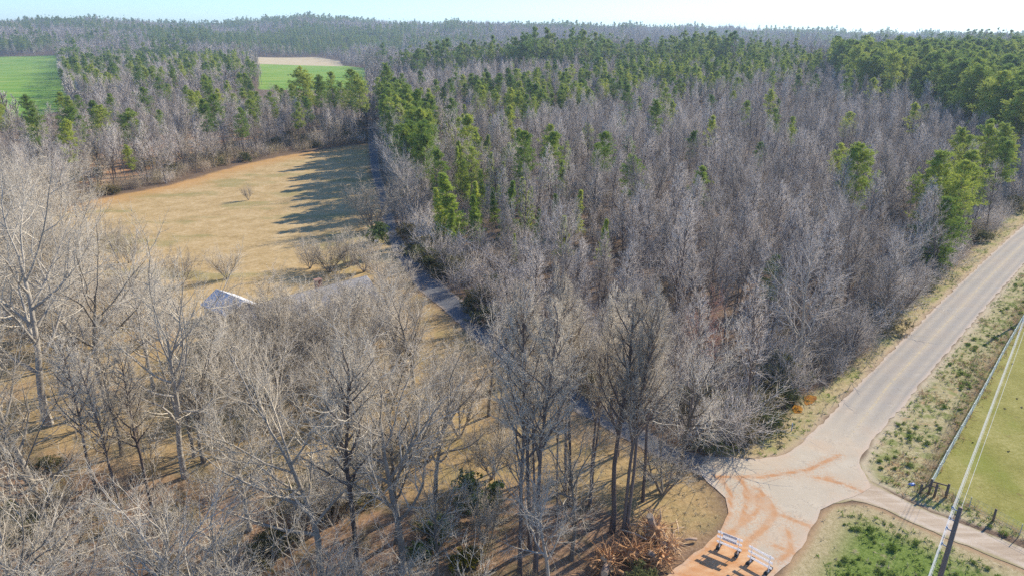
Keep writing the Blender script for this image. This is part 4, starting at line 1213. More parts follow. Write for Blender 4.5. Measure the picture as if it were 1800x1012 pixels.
print([o['label'] for o in bpy.data.objects if 'label' in o and len(o['label'].split()) > 16])
print('FAR', len(items_b), len(items_p))
scatter('far_bare_woods', items_b, far_src[:4])
scatter('far_pine_woods', [(a, b, c, d, e - 4) for a, b, c, d, e in items_p], far_src[4:])

# ------------------------------------------------------------------ buildings
M_ROOF = plain('grey_roof', (0.27, 0.26, 0.255), 0.7, 0.2, 1.5)
M_WHITEROOF = plain('white_metal', (0.72, 0.72, 0.70), 0.45, 0.12, 2)
M_TANWALL = plain('tan_siding', (0.50, 0.36, 0.22), 0.85, 0.15, 3)
M_WHITE = plain('white_paint', (0.84, 0.83, 0.83), 0.6, 0.05, 8)
M_BRICK = plain('brick', (0.33, 0.16, 0.11), 0.9, 0.3, 9)
M_GLASS = plain('window_glass', (0.04, 0.05, 0.06), 0.1, 0.2, 2, spec=0.6)
M_GREYWALL = plain('grey_boards', (0.20, 0.20, 0.22), 0.85, 0.2, 3)
M_BLUE = plain('blue_plastic', (0.05, 0.16, 0.50), 0.5, 0.25, 4)
M_WOOD = plain('weathered_wood', (0.17, 0.125, 0.09), 0.9, 0.35, 7)
M_POLE = plain('pole_wood', (0.25, 0.175, 0.125), 0.9, 0.3, 5)
M_STEEL = plain('galvanised_steel', (0.42, 0.45, 0.46), 0.5, 0.2, 9, metal=0.3)
M_INSUL = plain('blue_grey_insulator', (0.22, 0.30, 0.42), 0.4, 0.2, 9)
M_WIRE = plain('bright_wire', (0.72, 0.70, 0.64), 0.45, 0.1, 3, metal=0.2)
M_FENCEWIRE = plain('fence_wire', (0.50, 0.56, 0.50), 0.5, 0.15, 3, metal=0.2)
M_RUBBER = plain('black_rubber', (0.035, 0.04, 0.04), 0.8, 0.3, 9)
M_ROOT = diffuse_mat('clay_caked_roots', [(0.28, 0.15, 0.075), (0.54, 0.32, 0.16), (0.70, 0.50, 0.29)], nscale=1.4)
M_CUT = plain('fresh_cut_wood', (0.58, 0.42, 0.26), 0.85, 0.2, 6)
M_LOG = plain('log_bark', (0.34, 0.24, 0.17), 0.95, 0.35, 5)

def local(o, rx):
    """matrix with its x axis along rx (2D) at o"""
    a = math.atan2(rx[1], rx[0])
    return Matrix.Translation((o[0], o[1], hz(o[0], o[1]))) @ Matrix.Rotation(a, 4, 'Z')

def gabled(root, L, W, hw, hr, ov, wall_m, roof_m, fascia_m):
    w = Bld()
    x, y = L / 2, W / 2
    w.add([(-x, -y, -0.2), (x, -y, -0.2), (x, y, -0.2), (-x, y, -0.2), (-x, -y, hw), (x, -y, hw), (x, y, hw), (-x, y, hw), (-x, 0, hr - 0.12), (x, 0, hr - 0.12)],
          [(0, 1, 5, 4), (2, 3, 7, 6), (1, 2, 6, 9, 5), (3, 0, 4, 8, 7)])
    w.obj('wall', wall_m, root)
    rf = Bld()
    sl = (hr - hw) / y
    ye = y + ov; ze = hw - sl * ov
    xo = x + ov; t = 0.10
    for s in (-1, 1):
        rf.add([(-xo, s * ye, ze), (xo, s * ye, ze), (xo, 0, hr), (-xo, 0, hr), (-xo, s * ye, ze + t), (xo, s * ye, ze + t), (xo, 0, hr + t), (-xo, 0, hr + t)],
               [(0, 1, 2, 3), (4, 5, 6, 7), (0, 1, 5, 4), (0, 3, 7, 4), (1, 2, 6, 5)])
    rf.tube([(-xo - 0.02, 0, hr + t), (xo + 0.02, 0, hr + t)], 0.07, 6)
    r_ = rf.obj('roof', roof_m, root)
    f = Bld()
    for s in (-1, 1):
        f.box((0, s * (ye + 0.03), ze + 0.0), (2 * xo + 0.1, 0.05, 0.2))
        for e in (-1, 1):
            f.bar((e * (xo + 0.03), s * (ye + 0.03), ze), (e * (xo + 0.03), 0, hr), 0.05, 0.2)
    f.obj('fascia', fascia_m, root)
    return r_

def window(root, c, n_ax, w=1.0, h=1.2, s=1):
    f = Bld(); p = Bld()
    if n_ax == 'y':
        for dx in (-w / 2, w / 2): f.box((c[0] + dx, c[1] + s * 0.03, c[2]), (0.09, 0.08, h + 0.09))
        for dz in (-h / 2, h / 2): f.box((c[0], c[1] + s * 0.032, c[2] + dz), (w - 0.1, 0.08, 0.09))
        p.box((c[0], c[1] + s * 0.012, c[2]), (w - 0.1, 0.03, h - 0.1))
    else:
        for dy in (-w / 2, w / 2): f.box((c[0] + s * 0.03, c[1] + dy, c[2]), (0.08, 0.09, h + 0.09))
        for dz in (-h / 2, h / 2): f.box((c[0] + s * 0.032, c[1], c[2] + dz), (0.08, w - 0.1, 0.09))
        p.box((c[0] + s * 0.012, c[1], c[2]), (0.03, w - 0.1, h - 0.1))
    fo = f.obj('window', M_WHITE, root)
    p.obj('pane', M_GLASS, fo)

def build_house():
    R0 = np.array([-37.0, 85.0]); R1 = np.array([-22.3, 98.3])
    c = (R0 + R1) / 2; d = R1 - R0
    e = empty('house', (c[0], c[1], hz(*c)), math.atan2(d[1], d[0]))
    tag(e, 'long grey roofed house mostly hidden behind bare trees beside the lane', 'house')
    L = np.linalg.norm(d)
    roof = gabled(e, L - 0.8, 9.4, 2.7, 5.3, 0.5, M_TANWALL, M_ROOF, M_WHITE)
    ch = Bld().box((2.5, 0.9, 5.3), (0.9, 0.7, 2.0)).box((2.5, 0.9, 6.36), (1.1, 0.9, 0.12))
    ch.obj('chimney', M_BRICK, roof)
    for x in (-7.0, -4.0, 3.2, 6.6): window(e, (x, -4.7, 1.6), 'y', s=-1)
    for y in (-2.0, 2.0): window(e, (L / 2 - 0.4, y, 1.6), 'x', s=1)
    for y in (-2.0, 2.0): window(e, (-L / 2 + 0.4, y, 1.6), 'x', s=-1)
    dr = Bld().box((0.4, -4.73, 1.02), (0.95, 0.06, 2.05)).obj('door', M_WOOD, e)
    Bld().box((0.72, -4.79, 1.0), (0.05, 0.08, 0.12)).obj('handle', M_STEEL, dr)
    p = Bld()
    p.add([(-4.4, -5.2, 2.72), (1.6, -5.2, 2.72), (1.6, -7.9, 2.25), (-4.4, -7.9, 2.25), (-4.4, -5.2, 2.8), (1.6, -5.2, 2.8), (1.6, -7.9, 2.33), (-4.4, -7.9, 2.33)],
          [(0, 1, 2, 3), (4, 5, 6, 7), (0, 1, 5, 4), (1, 2, 6, 5), (2, 3, 7, 6), (3, 0, 4, 7)])
    p.obj('porch_roof', M_WHITEROOF, e)
    for x in (-4.2, -1.4, 1.4): Bld().box((x, -7.7, 1.12), (0.12, 0.12, 2.24)).obj('porch_post', M_WHITE, e)
    Bld().box((-1.4, -6.4, 0.05), (6.2, 3.0, 0.2)).obj('porch_floor', M_WOOD, e)
    for x, y in [(-37, 85), (-32, 90), (-27, 94), (-23, 98)]: placed.append((x, y, 6))
build_house()

def build_shed(name, c, rx, L, W, hw, hr, wall_m, roof_m, label):
    e = empty(name, (c[0], c[1], hz(*c)), math.atan2(rx[1], rx[0]))
    tag(e, label, 'shed')
    gabled(e, L, W, hw, hr, 0.25, wall_m, roof_m, M_WHITE)
    dr = Bld().box((0.3, -W / 2 - 0.03, 1.0), (1.6, 0.06, 2.0)).obj('door', M_WHITE, e)
    Bld().box((0.95, -W / 2 - 0.08, 1.0), (0.05, 0.06, 0.2)).obj('handle', M_STEEL, dr)
build_shed('shed', (-41.6, 94.0), (5.6, -4.5), 7.0, 5.0, 2.4, 3.9, M_GREYWALL, M_WHITEROOF, 'small shed with white metal roof, left of the house')
build_shed('shed', (-77.5, 95.0), (0.9, 0.4), 5.0, 3.4, 2.2, 3.1, M_WHITE, M_WHITEROOF, 'small whitish shed half hidden by twigs at the left picture edge')

def sheet_thing(name, c, w, l, h, rz, mat, label, cat, seed):
    rg = np.random.default_rng(seed)
    n = 9
    X, Y = np.meshgrid(np.linspace(-0.5, 0.5, n), np.linspace(-0.5, 0.5, n))
    Z = h * np.clip(1 - (np.abs(X) * 2) ** 3, 0, 1) * np.clip(1 - (np.abs(Y) * 2) ** 3, 0, 1) * (0.75 + 0.5 * rg.random((n, n))) + 0.04
    V = np.stack([X * w, Y * l, Z], -1).reshape(-1, 3)
    i = np.arange(n * n).reshape(n, n)
    q = np.stack([i[:-1, :-1], i[:-1, 1:], i[1:, 1:], i[1:, :-1]], -1).reshape(-1, 4)
    o = link(name, mesh_np(name, V, None, q, (mat,), True))
    o.location = (c[0], c[1], hz(*c)); o.rotation_euler = (0, 0, rz)
    return tag(o, label, cat)
sheet_thing('tarp', ground_at(658, 556), 2.6, 1.7, 0.8, 0.5, M_BLUE, 'crumpled blue tarp over a heap beside the right end of the house', 'tarp', 4)
sheet_thing('plastic_scrap', ground_at(1603, 851), 0.7, 0.35, 0.12, 0.3, M_BLUE, 'small bright blue plastic scrap in weeds beside the wooden gate brace', 'scrap', 5)
sheet_thing('tarp', ground_at(1338, 668), 1.5, 0.9, 0.5, 0.9, M_BLUE, 'blue plastic sheet in the shade under the broad grey tree', 'tarp', 6)

M_PLASTIC = NT('white_plastic')
M_PLASTIC = M_PLASTIC.done(M_PLASTIC.mix(M_PLASTIC.noise(8, 3, M_PLASTIC.objpos()), (0.84, 0.84, 0.85), (0.90, 0.90, 0.90)), 0.5, spec=0.3, trans=0.45)
# ------------------------------------------------------------------ road barricades at the clay end of the junction
def build_barricade(a, b, sign, label):
    a = np.array(a); b = np.array(b)
    c = (a + b) / 2; d = b - a
    e = empty('road_barricade', (c[0], c[1], 0.07), math.atan2(d[1], d[0]))
    tag(e, label, 'barricade', 'road barricades closing the clay road')
    for z in (0.52, 1.02, 1.50):
        Bld().box((0, 0, z), (2.05, 0.03, 0.2)).obj('rail', M_PLASTIC, e)
    for s in (-1, 1):
        u = Bld().box((s * 0.76, 0.045, 0.83), (0.04, 0.04, 1.6))
        u.box((s * 0.76, 0.045, 0.045), (0.05, 1.15, 0.05))
        u.obj('upright', M_WHITE, e)
        f = Bld()
        for q in (-1, 1):
            f.box((s * 0.76, 0.045 + q * 0.38, 0.13), (0.30, 0.34, 0.12))
            f.box((s * 0.76, 0.045 + q * 0.38, 0.21), (0.20, 0.24, 0.05))
        f.obj('ballast_bag', M_RUBBER, e)
    if sign:
        sg = Bld().box((0.0, -0.03, 1.27), (1.15, 0.02, 0.72)).obj('sign_panel', M_PLASTIC, e)
build_barricade((17.22, 45.68), (18.46, 44.82), True, 'white three rail barricade carrying a sign panel, the left one of two')
build_barricade((19.20, 43.92), (20.25, 42.86), False, 'white three rail barricade without a sign, the right one of two')

# ------------------------------------------------------------------ utility pole and its wires
WD = np.array([0.647, 0.763])
def build_pole(x, y, lean, label):
    e = empty('utility_pole', (x, y, -0.3))
    tag(e, label, 'utility pole', 'utility poles along the pasture')
    top = Vector((lean[0], lean[1], 11.3))
    Bld().tube([(0, 0, 0), top * 0.5, top], [0.19, 0.165, 0.135], 12).obj('post', M_POLE, e, True)
    s = (-0.76, 0.65)
    for k, z in enumerate((11.0, 10.25, 9.5, 8.3)):
        p = top * (z / 11.3)
        a = Bld().tube([p + Vector((s[0] * 0.1, s[1] * 0.1, 0)), p + Vector((s[0] * 0.42, s[1] * 0.42, 0.06))], [0.045, 0.03], 8)
        a.tube([p + Vector((s[0] * 0.42, s[1] * 0.42, -0.02)), p + Vector((s[0] * 0.42, s[1] * 0.42, 0.10)), p + Vector((s[0] * 0.42, s[1] * 0.42, 0.2))], [0.06, 0.075, 0.045], 10)
        a.obj('insulator', M_INSUL, e, True)
    return e, top
PX, PY = 29.35, 36.85
LEAN = (1.0, 1.0)
build_pole(PX - LEAN[0], PY - LEAN[1], LEAN, 'brown wooden utility pole with four side insulators, leaning at the bottom right')
FARP = (PX + WD[0] * 78, PY + WD[1] * 78)
build_pole(FARP[0], FARP[1], (0, 0), 'brown wooden utility pole beyond the right picture edge')
def wire(a, b, sag, r, label, name='power_line', mat=None):
    pts = []
    for k in range(25):
        t = k / 24
        p = Vector(a).lerp(Vector(b), t); p.z -= sag * 4 * t * (1 - t); pts.append(p)
    o = Bld().tube(pts, r, 5).obj(name, mat or M_WIRE)
    return tag(o, label, 'power line', 'power lines')
nw = ['uppermost bright power line on the pole insulators, running beside the pasture', 'second bright power line from the top on the pole insulators', 'third bright power line from the top on the pole insulators', 'lowest power line strung on the pole under the other three']
for k, z in enumerate((11.0, 10.25, 9.5, 8.3)):
    a0 = Vector((PX - 0.32, PY + 0.27, z - 0.15)); b0 = Vector((FARP[0] - 0.32, FARP[1] + 0.27, z - 0.15))
    c0 = Vector((PX - WD[0] * 64, PY - WD[1] * 64, z - 0.15))
    pts = []
    for k2 in range(20):
        t = k2 / 20; p = c0.lerp(a0, t); p.z -= 0.5 * 4 * t * (1 - t); pts.append(p)
    for k2 in range(25):
        t = k2 / 24; p = a0.lerp(b0, t); p.z -= 0.7 * 4 * t * (1 - t); pts.append(p)
    tag(Bld().tube(pts, 0.013 if k < 3 else 0.009, 5).obj('power_line', M_WIRE), nw[k], 'power line', 'power lines')
t0 = Vector((PX + 0.05, PY, 11.0)); t1 = Vector((FARP[0] + 0.05, FARP[1], 11.0))
wire(t0, t1, 0.45, 0.011, 'single bright power line from the pole top over the pasture')
# thin lines along the shaded lane
for k, (za, lb) in enumerate(((8.2, 'upper thin service line along the right side of the lane'), (7.5, 'lower thin service line along the right side of the lane'))):
    a = ground_at(1180, 790); b = ground_at(700, 430)
    wire((a[0] + 4, a[1] + 3, za - 1), (b[0] + 1, b[1] + 3, za), 0.8, 0.012, lb)

# ------------------------------------------------------------------ fences
def fence(line, step, post_fn, heights, label, name, jig=0.0):
    e = empty(name, (line[0][0], line[0][1], 0))
    tag(e, label, 'fence')
    o = np.array(line[0])
    W_ = Bld(); rg = np.random.default_rng(int(abs(line[0][0]) * 10))
    tops = []
    for i in range(len(line) - 1):
        a = np.array(line[i]); b = np.array(line[i + 1])
        n = max(1, int(round(np.linalg.norm(b - a) / step)))
        for k in range(n + (1 if i == len(line) - 2 else 0)):
            p = a + (b - a) * k / n
            tops.append(p - o)
    for k, p in enumerate(tops):
        z = hz(*(p + o))
        post_fn(e, (p[0], p[1], z), k, rg)
    w = Bld()
    for hgt, r in heights:
        w.tube([(p[0], p[1], hz(*(p + o)) + hgt) for p in tops], r, 4)
    # upright stays of the woven wire
    for i in range(len(tops) - 1):
        for t in np.linspace(0, 1, 7)[1:-1]:
            p = tops[i] + (tops[i + 1] - tops[i]) * t
            z = hz(*(p + o))
            w.bar((p[0], p[1], z + 0.1), (p[0], p[1], z + heights[-1][0]), 0.008)
    w.obj('wire_mesh', M_FENCEWIRE, e)
    return e
def tpost(e, p, k, rg):
    Bld().bar((p[0], p[1], p[2] - 0.2), (p[0], p[1], p[2] + 1.35), 0.05).box((p[0], p[1], p[2] + 1.3), (0.09, 0.09, 0.12)).obj('post', M_STEEL, e)
def wpost(e, p, k, rg):
    if k % 2 == 0:
        Bld().tube([(p[0], p[1], p[2] - 0.2), (p[0] + rg.normal(0, 0.04), p[1] + rg.normal(0, 0.04), p[2] + 1.35)], [0.10, 0.09], 8).obj('post', M_WOOD, e, True)
    else:
        Bld().bar((p[0], p[1], p[2] - 0.2), (p[0], p[1], p[2] + 1.3), 0.045).obj('post', M_STEEL, e)
fl = [tuple(p) for p in G([(1633, 862), (1660, 812), (1697, 746), (1727, 692), (1765, 620), (1800, 560), (1850, 480), (1900, 410)])]
fence(fl, 3.2, tpost, [(0.15, 0.010), (0.4, 0.010), (0.65, 0.010), (0.9, 0.010), (1.15, 0.018), (1.32, 0.02)], 'pale woven wire fence between the paved road verge and the pasture', 'wire_fence')
fr = [tuple(p) for p in G([(1662, 873), (1745, 916), (1791, 942), (1900, 995), (2050, 1060)])]
fence(fr, 2.6, wpost, [(0.2, 0.007), (0.5, 0.007), (0.8, 0.007), (1.1, 0.008), (1.28, 0.009)], 'thin wire fence on wooden and steel posts along the dirt track', 'wire_fence')
def brace():
    pts = [np.array(ground_at(*p)) for p in ((1617, 866), (1632, 868), (1642, 872), (1662, 874))]
    o = pts[1]
    e = empty('gate_brace', (o[0], o[1], 0))
    tag(e, 'dark wooden corner brace of posts and rails at the pasture corner', 'fence brace')
    for p, h in zip(pts, (1.0, 1.65, 1.35, 1.5)):
        q = p - o
        Bld().tube([(q[0], q[1], -0.2), (q[0] + 0.03, q[1], h)], [0.12, 0.10], 8).obj('post', M_WOOD, e, True)
    a = pts[1] - o; b = pts[3] - o; m = pts[0] - o
    Bld().tube([(a[0], a[1], 1.42), (b[0], b[1], 1.30)], 0.07, 6).obj('rail', M_WOOD, e, True)
    Bld().tube([(a[0], a[1], 0.95), (b[0] * 0.55, b[1] * 0.55, 0.90)], 0.06, 6).obj('rail', M_WOOD, e, True)
    Bld().tube([(m[0], m[1], 0.2), (a[0], a[1], 1.25)], 0.07, 6).obj('diagonal_strut', M_WOOD, e, True)
brace()

# marker post and sign beside the paved road
x, y = ground_at(1391, 757)
e = empty('marker_post', (x, y, 0))
tag(e, 'slim blue and white marker post in the grass left of the paved road', 'marker post')
Bld().box((0, 0, 0.5), (0.10, 0.04, 1.0)).obj('post', M_INSUL, e)
Bld().box((0, -0.023, 0.9), (0.09, 0.006, 0.18)).obj('reflector', M_WHITE, e)
x, y = ground_at(1577, 566)
e = empty('road_sign', (x, y, 0), -0.6)
tag(e, 'diamond road sign seen from behind at the left road verge', 'road sign')
Bld().box((0, 0.03, 0.9), (0.06, 0.04, 2.0)).obj('post', M_STEEL, e)
Bld().box((0, 0, 1.75), (0.75, 0.012, 0.75), Matrix.Rotation(math.pi / 4, 3, 'Y')).obj('sign_plate', plain('sign_back', (0.20, 0.27, 0.34), 0.5, 0.15, 6), e)
x, y = ground_at(662, 434)
e = empty('mailbox', (x, y, 0), 0.4)
tag(e, 'white mailbox on a post beside the lane at the field corner', 'mailbox')
Bld().box((0, 0, 0.55), (0.1, 0.1, 1.1)).obj('post', M_WOOD, e)
b = Bld(); b.tube([(-0.3, 0, 1.28), (0.3, 0, 1.28)], 0.17, 10).box((0, 0, 1.19), (0.598, 0.335, 0.17)); b.obj('box', M_WHITE, e)

# orange puddles beside the road
M_PUD = NT('orange_puddle')
M_PUD = M_PUD.done(M_PUD.ramp(M_PUD.noise(1.2, 3), [(0.35, (0.22, 0.085, 0.01)), (0.65, (0.42, 0.20, 0.025))]), 0.25, spec=0.3)
for pts in ([(1413, 698), (1424, 694), (1434, 696), (1435, 702), (1428, 708), (1421, 713), (1416, 711), (1412, 705)], [(1393, 718), (1398, 711), (1406, 713), (1411, 719), (1409, 725), (1400, 727), (1394, 723)]):
    g = G(pts)
    sheet('puddle', g, 0.03, 0.8, M_PUD, rough=0.08, seed=9)

# ------------------------------------------------------------------ torn up stumps and logs by the clay road
def root_wad(u, v, r, seed, label, stem=None, mat=None):
    rg = np.random.default_rng(seed)
    x, y = ground_at(u, v)
    e = empty('uprooted_stump', (x, y, 0), rg.random() * 6.28)
    tag(e, label, 'tree stump', 'uprooted stumps piled beside the clay road')
    C = Mix(); N = 70
    d = rg.normal(0, 1, (N, 3)); d[:, 2] = np.abs(d[:, 2]) * 0.9 - 0.1; d = norm(d)
    b0 = d * r * 0.25 + np.array([0, 0, r * 0.45])
    P, Rd = grow(rg, b0, d, r * (0.5 + 0.7 * rg.random(N)), 4, 0.35, -0.08, 0.04 + 0.14 * rg.random(N) ** 2, np.full(N, 0.018))
    C.tube(P, Rd, 5)
    b, dd, L, ra, t = sprout(rg, P, Rd, 2, 0.3, 1, 0.5, 1.2, 0.5)
    P1, R1 = grow(rg, b, dd, L, 2, 0.3, -0.05, np.full(len(b), 0.016), np.full(len(b), 0.005))
    C.tube(P1, R1, 3)
    link('root_mass', C.mesh('root_mass', M_ROOT), e)
    core = Bld()
    n = 10
    vs = []
    for i in range(n):
        for j in range(n):
            th = i / (n - 1) * math.pi; ph = j / n * 2 * math.pi
            k = r * 0.55 * (0.8 + 0.4 * rg.random())
            vs.append((k * math.sin(th) * math.cos(ph), k * math.sin(th) * math.sin(ph), r * 0.42 + k * 0.8 * math.cos(th)))
    core.add(vs, [(i * n + j, (i + 1) * n + j, (i + 1) * n + (j + 1) % n, i * n + (j + 1) % n) for i in range(n - 1) for j in range(n)])
    core.obj('clay_ball', M_ROOT, e)
    if stem:
        L, rad, el, az = stem
        p1 = Vector((math.cos(az) * math.cos(el), math.sin(az) * math.cos(el), math.sin(el)))
        s0 = Vector((0, 0, r * 0.5))
        st = Bld().tube([s0, s0 + p1 * L * 0.5, s0 + p1 * L], [rad * 1.25, rad, rad * 0.95], 10).obj('stem', M_LOG, e, True)
        Bld().tube([s0 + p1 * L, s0 + p1 * (L + 0.03)], rad * 0.93, 10).obj('cut_face', M_CUT, st)
    placed.append((x, y, r))
root_wad(1148, 945, 1.75, 1, 'largest red brown uprooted stump, with upright pale stem, top of the pile', (1.9, 0.30, 1.2, 0.6))
root_wad(1176, 966, 1.15, 2, 'uprooted stump right of the largest one, nearest the clay road', (0.9, 0.22, 0.5, 2.0))
root_wad(1112, 985, 1.5, 3, 'golden brown uprooted stump in the middle of the pile')
root_wad(1156, 992, 1.35, 4, 'brown uprooted stump between the golden one and the clay road', (1.0, 0.25, 0.6, 3.5))
root_wad(1066, 1000, 1.5, 5, 'red uprooted stump at the bottom left of the pile', (1.6, 0.3, 0.15, -0.6))
def log(a, b, r, label, z=0.25, mat=None, cut=True, name='log'):
    A = ground_at(*a); B = ground_at(*b)
    c = ((A[0] + B[0]) / 2, (A[1] + B[1]) / 2)
    e = empty(name, (c[0], c[1], 0)); tag(e, label, 'log', 'logs and sticks around the stump pile')
    p = Vector((A[0] - c[0], A[1] - c[1], z)); q = Vector((B[0] - c[0], B[1] - c[1], z + 0.1)); m = (p + q) / 2 + Vector((0.05, 0.08, 0.06))
    Bld().tube([p, m, q], [r, r * 0.9, r * 0.75], 9).obj('trunk', mat or M_LOG, e, True)
    d = (q - m).normalized()
    if cut: Bld().tube([q, q + d * 0.02], r * 0.72, 9).obj('cut_face', M_CUT, e)
log((1190, 958), (1152, 957), 0.17, 'pale log lying right of the largest stump')
log((1224, 951), (1196, 956), 0.13, 'short log with torn bark at the right end of the pile')
log((1060, 998), (1095, 1014), 0.24, 'thick orange log at the bottom edge below the stumps', mat=M_ROOT)
log((1188, 918), (1192, 945), 0.06, 'thin peeled stick standing out above the grass bank', 0.3, M_CUT, False, 'stick')
log((1184, 934), (1202, 931), 0.05, 'thin pale stick lying across the grass bank', 0.2, M_CUT, False, 'stick')
log((1092, 946), (1136, 965), 0.08, 'long bent grey branch arching over the pile', 0.9, M_TWIG, False, 'stick')
log((1177, 985), (1166, 1000), 0.09, 'short pale stick between the stumps and the clay road', 0.3, M_CUT, False, 'stick')
log((1127, 908), (1155, 909), 0.05, 'thin pale stick above the largest stump', 0.7, M_CUT, False, 'stick')

# ------------------------------------------------------------------ undergrowth, tufts
BR = [src(brush(800 + k, H=2.3).mesh('brush', M_BRUSH)) for k in range(3)]
BRP = [src(brush(810 + k, H=3.4, stems=20, tw=0.016).mesh('brush', M_TWIGP)) for k in range(3)]
T_, C_ = shrub(820, H=2.4, W=2.0, n=240, size=0.3, width=0.06)
BRL = [src(C_.mesh('brush', M_LEAFBRUSH))]
def scat_items(P, s_lo, s_hi, picks):
    return [(x, y, rng.random() * 6.28, s_lo + (s_hi - s_lo) * rng.random(), picks[int(rng.integers(0, len(picks)))]) for x, y in P]
its = []
U = candidates(-85, 30, 28, 80, 2.1)
U = U[inside(U, P_LEAVES) & in_view(U, extra=5) & free(U, 0.5)]
U = U[dist_line(U, G([(1060, 1010), (1112, 985), (1156, 992), (1180, 960), (1148, 940)])) > 2.6]
U = U[rng.random(len(U)) < np.where(vnoise(U, 14, 5) > 0.5, 0.62, 0.12)]
its += scat_items(U, 0.5, 1.05, [0, 0, 1, 1, 2, 2, 6] if False else [0, 1, 2, 0, 1, 2, 0, 1, 2, 6])
U = candidates(-85, 10, 50, 110, 3.6)
U = U[inside(U, P_FRONT) & free(U, 0.5) & (sdist(U, P_LAWN) < 0)]
U = U[rng.random(len(U)) < np.where(vnoise(U, 20, 6) > 0.55, 0.5, 0.08)]
its += scat_items(U, 0.5, 1.0, [0, 1, 2])
wz = candidates(-60, 260, 55, 330, 2.6)
wz = wz[inside(wz, P_WEDGE) & in_view(wz)]
dl = dist_line(wz, G(LANE_R)); dr_ = dist_line(wz, G([(1290, 788), (1350, 768), (1400, 702), (1470, 662), (1540, 598), (1590, 540), (1640, 500), (1700, 448), (1800, 355), (2000, 250)]))
q = rng.random(len(wz))
edge_ = (dl < 7) | (dr_ < 7)
its += scat_items(wz[edge_ & (q < 0.75)], 0.8, 1.5, [3, 4, 5, 3, 4, 5, 6, 0, 1])
its += scat_items(wz[~edge_ & (q < 0.24)], 0.6, 1.4, [3, 4, 5, 0, 1, 2])
U = candidates(-330, -40, 150, 420, 3.4)
U = U[inside(U, P_LEFT) & in_view(U)]
db = dist_line(U, G([(-150, 350), (100, 384), (180, 345), (300, 321), (420, 287), (500, 270), (640, 250)]))
U = U[rng.random(len(U)) < np.where(db < 9, 0.9, 0.3)]
its += scat_items(U, 0.8, 1.5, [0, 1, 2, 0, 1, 2, 3, 6])
U = candidates(-40, 40, 60, 300, 2.4)
dlb = np.where(sdist(U, P_LANE) > -0.8, 99, dist_line(U, G(LANE_L)))
U = U[(dlb < 5) & ~inside(U, P_FIELD) & (sdist(U, P_MAIN) < -3) & free(U, 0.4)]
its += scat_items(U[rng.random(len(U)) < 0.3], 0.5, 0.9, [0, 1, 2])
scatter('undergrowth', its, BR + BRP + BRL)

def tuft_field(name, P, n, size, width, mat, flat=1.2, seed=3):
    rg = np.random.default_rng(seed)
    c = np.stack([P[:, 0], P[:, 1], height(P[:, 0], P[:, 1]) + 0.01], 1)
    V, t = tufts(rg, c, n, size, width, flat)
    V = V.reshape(-1, 3, 3)
    h0 = height(V[:, 0, 0], V[:, 0, 1])
    for k in range(3): V[:, k, 2] = np.maximum(V[:, k, 2], h0 + (0.0 if k < 2 else size * 0.25))
    o = link(name, mesh_np(name, V.reshape(-1, 3), t, None, (mat,)))
    return tag(o, kind='stuff')
def pick(P, poly, prob, road_gap=0.4):
    P = P[inside(P, poly)]
    P = P[(sdist(P, P_MAIN) < -road_gap) & (sdist(P, P_TRACK) < -road_gap)]
    return P[rng.random(len(P)) < (prob(P) if callable(prob) else prob)]
VG = candidates(25, 130, 40, 160, 0.62)
tuft_field('green_grass', np.vstack([pick(VG, P_VERGE, lambda P: np.where(vnoise(P, 9, 21) > 0.48, 0.75, 0.15)), pick(VG, P_CORNER, lambda P: np.where((vnoise(P, 8, 22) > 0.36) & (sdist(P, P_CORNER) > 1.3), 0.95, 0.08)),
                                  pick(VG, P_WEDGE_VERGE, lambda P: np.where(vnoise(P, 9, 23) > 0.6, 0.4, 0.08))]), 9, 0.34, 0.04, M_GRASSTUFT, seed=31)
LG = candidates(-12, 26, 38, 66, 0.55)
LG = LG[(inside(LG, P_LAWN) | inside(LG, P_LEAVES)) & (sdist(LG, P_LANE) < -0.3) & (LG[:, 0] > 3)]
tuft_field('dry_grass', np.vstack([pick(LG, P_LAWN, 0.30), pick(LG, P_LEAVES, 0.12), pick(VG, P_VERGE, 0.42), pick(VG, P_CORNER, 0.22), pick(VG, P_WEDGE_VERGE, 0.35)]), 7, 0.30, 0.03, M_DRYTUFT, seed=32)
FW = candidates(25, 130, 40, 160, 0.7)
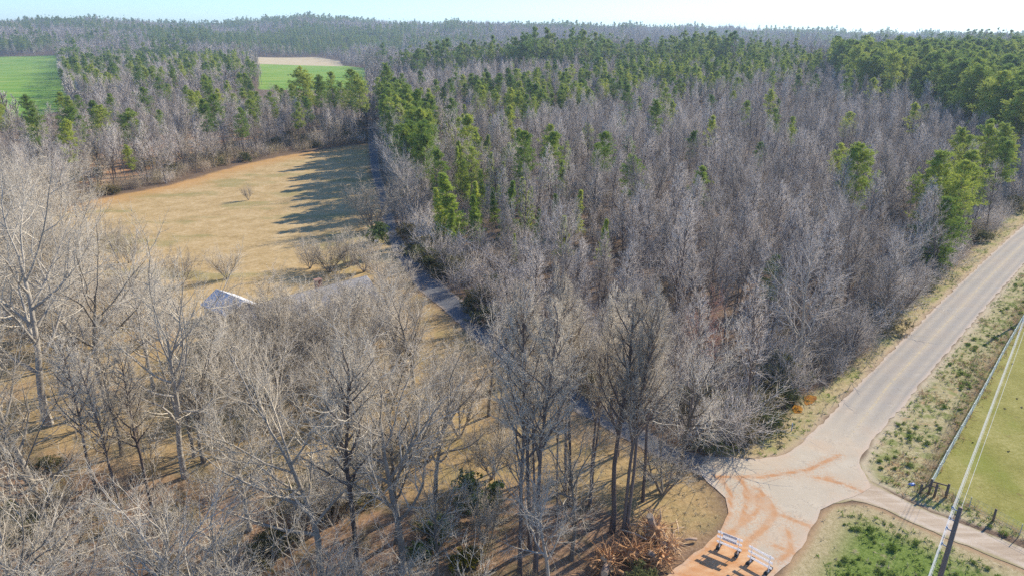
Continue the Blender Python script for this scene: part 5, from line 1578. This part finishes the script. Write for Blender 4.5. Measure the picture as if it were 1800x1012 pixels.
fd = dist_line(FW, np.array(fl)); fd2 = dist_line(FW, np.array(fr))
FW = FW[((fd < 1.5) | (fd2 < 0.9) | (inside(FW, P_VERGE) & (vnoise(FW, 7, 24) > 0.68))) & (sdist(FW, P_MAIN) < -0.6) & (sdist(FW, P_TRACK) < -0.5) & ~((fd > 0.5) & inside(FW, P_PAST))]
FW = FW[rng.random(len(FW)) < 0.6]
tuft_field('rusty_weeds', FW, 10, 0.65, 0.03, M_RUSTTUFT, 1.6, seed=33)
MOUND = [src(shrub(830 + k, H=0.9, W=1.0, n=60, size=0.22, width=0.05, stems=3)[1].mesh('weed_mound', M_GRASSTUFT)) for k in range(2)]
MD = candidates(25, 110, 40, 130, 0.85)
MD = MD[(sdist(MD, P_MAIN) < -1.0) & (sdist(MD, P_TRACK) < -0.8)]
md = np.vstack([MD[(sdist(MD, P_CORNER) > 1.8) & (vnoise(MD, 7, 41) > 0.45)], MD[inside(MD, P_VERGE) & (vnoise(MD, 8, 42) > 0.6)]])
md = md[rng.random(len(md)) < 0.5]
scatter('green_weeds', scat_items(md, 0.12, 0.4, [0, 1]), MOUND)
PC = candidates(30, 90, 40, 110, 1.9)
PC = PC[inside(PC, P_PAST) & (rng.random(len(PC)) < 0.16)]
tuft_field('pasture_clods', PC, 8, 0.14, 0.07, M_BARKDARK, 0.3, seed=34)

# ------------------------------------------------------------------ haze
def haze():
    m = NT('haze')
    v = m.n('VolumePrincipled')
    v.inputs['Color'].default_value = (0.66, 0.84, 1.0, 1)
    v.inputs['Density'].default_value = 0.00017
    v.inputs['Anisotropy'].default_value = 0.2
    m.l(v.outputs[0], m.out.inputs['Volume'])
    g = bpy.data.objects['ground'].data
    co = np.zeros(len(g.vertices) * 3, np.float32); g.vertices.foreach_get('co', co)
    z0 = float(co[2::3].min()) - 1.0; z1 = float(co[2::3].max()) + 40.0
    b = Bld().box((0, 0, (z0 + z1) / 2), (10700, 10700, z1 - z0))
    o = b.obj('haze', m.m)
    tag(o, kind='stuff')
haze()
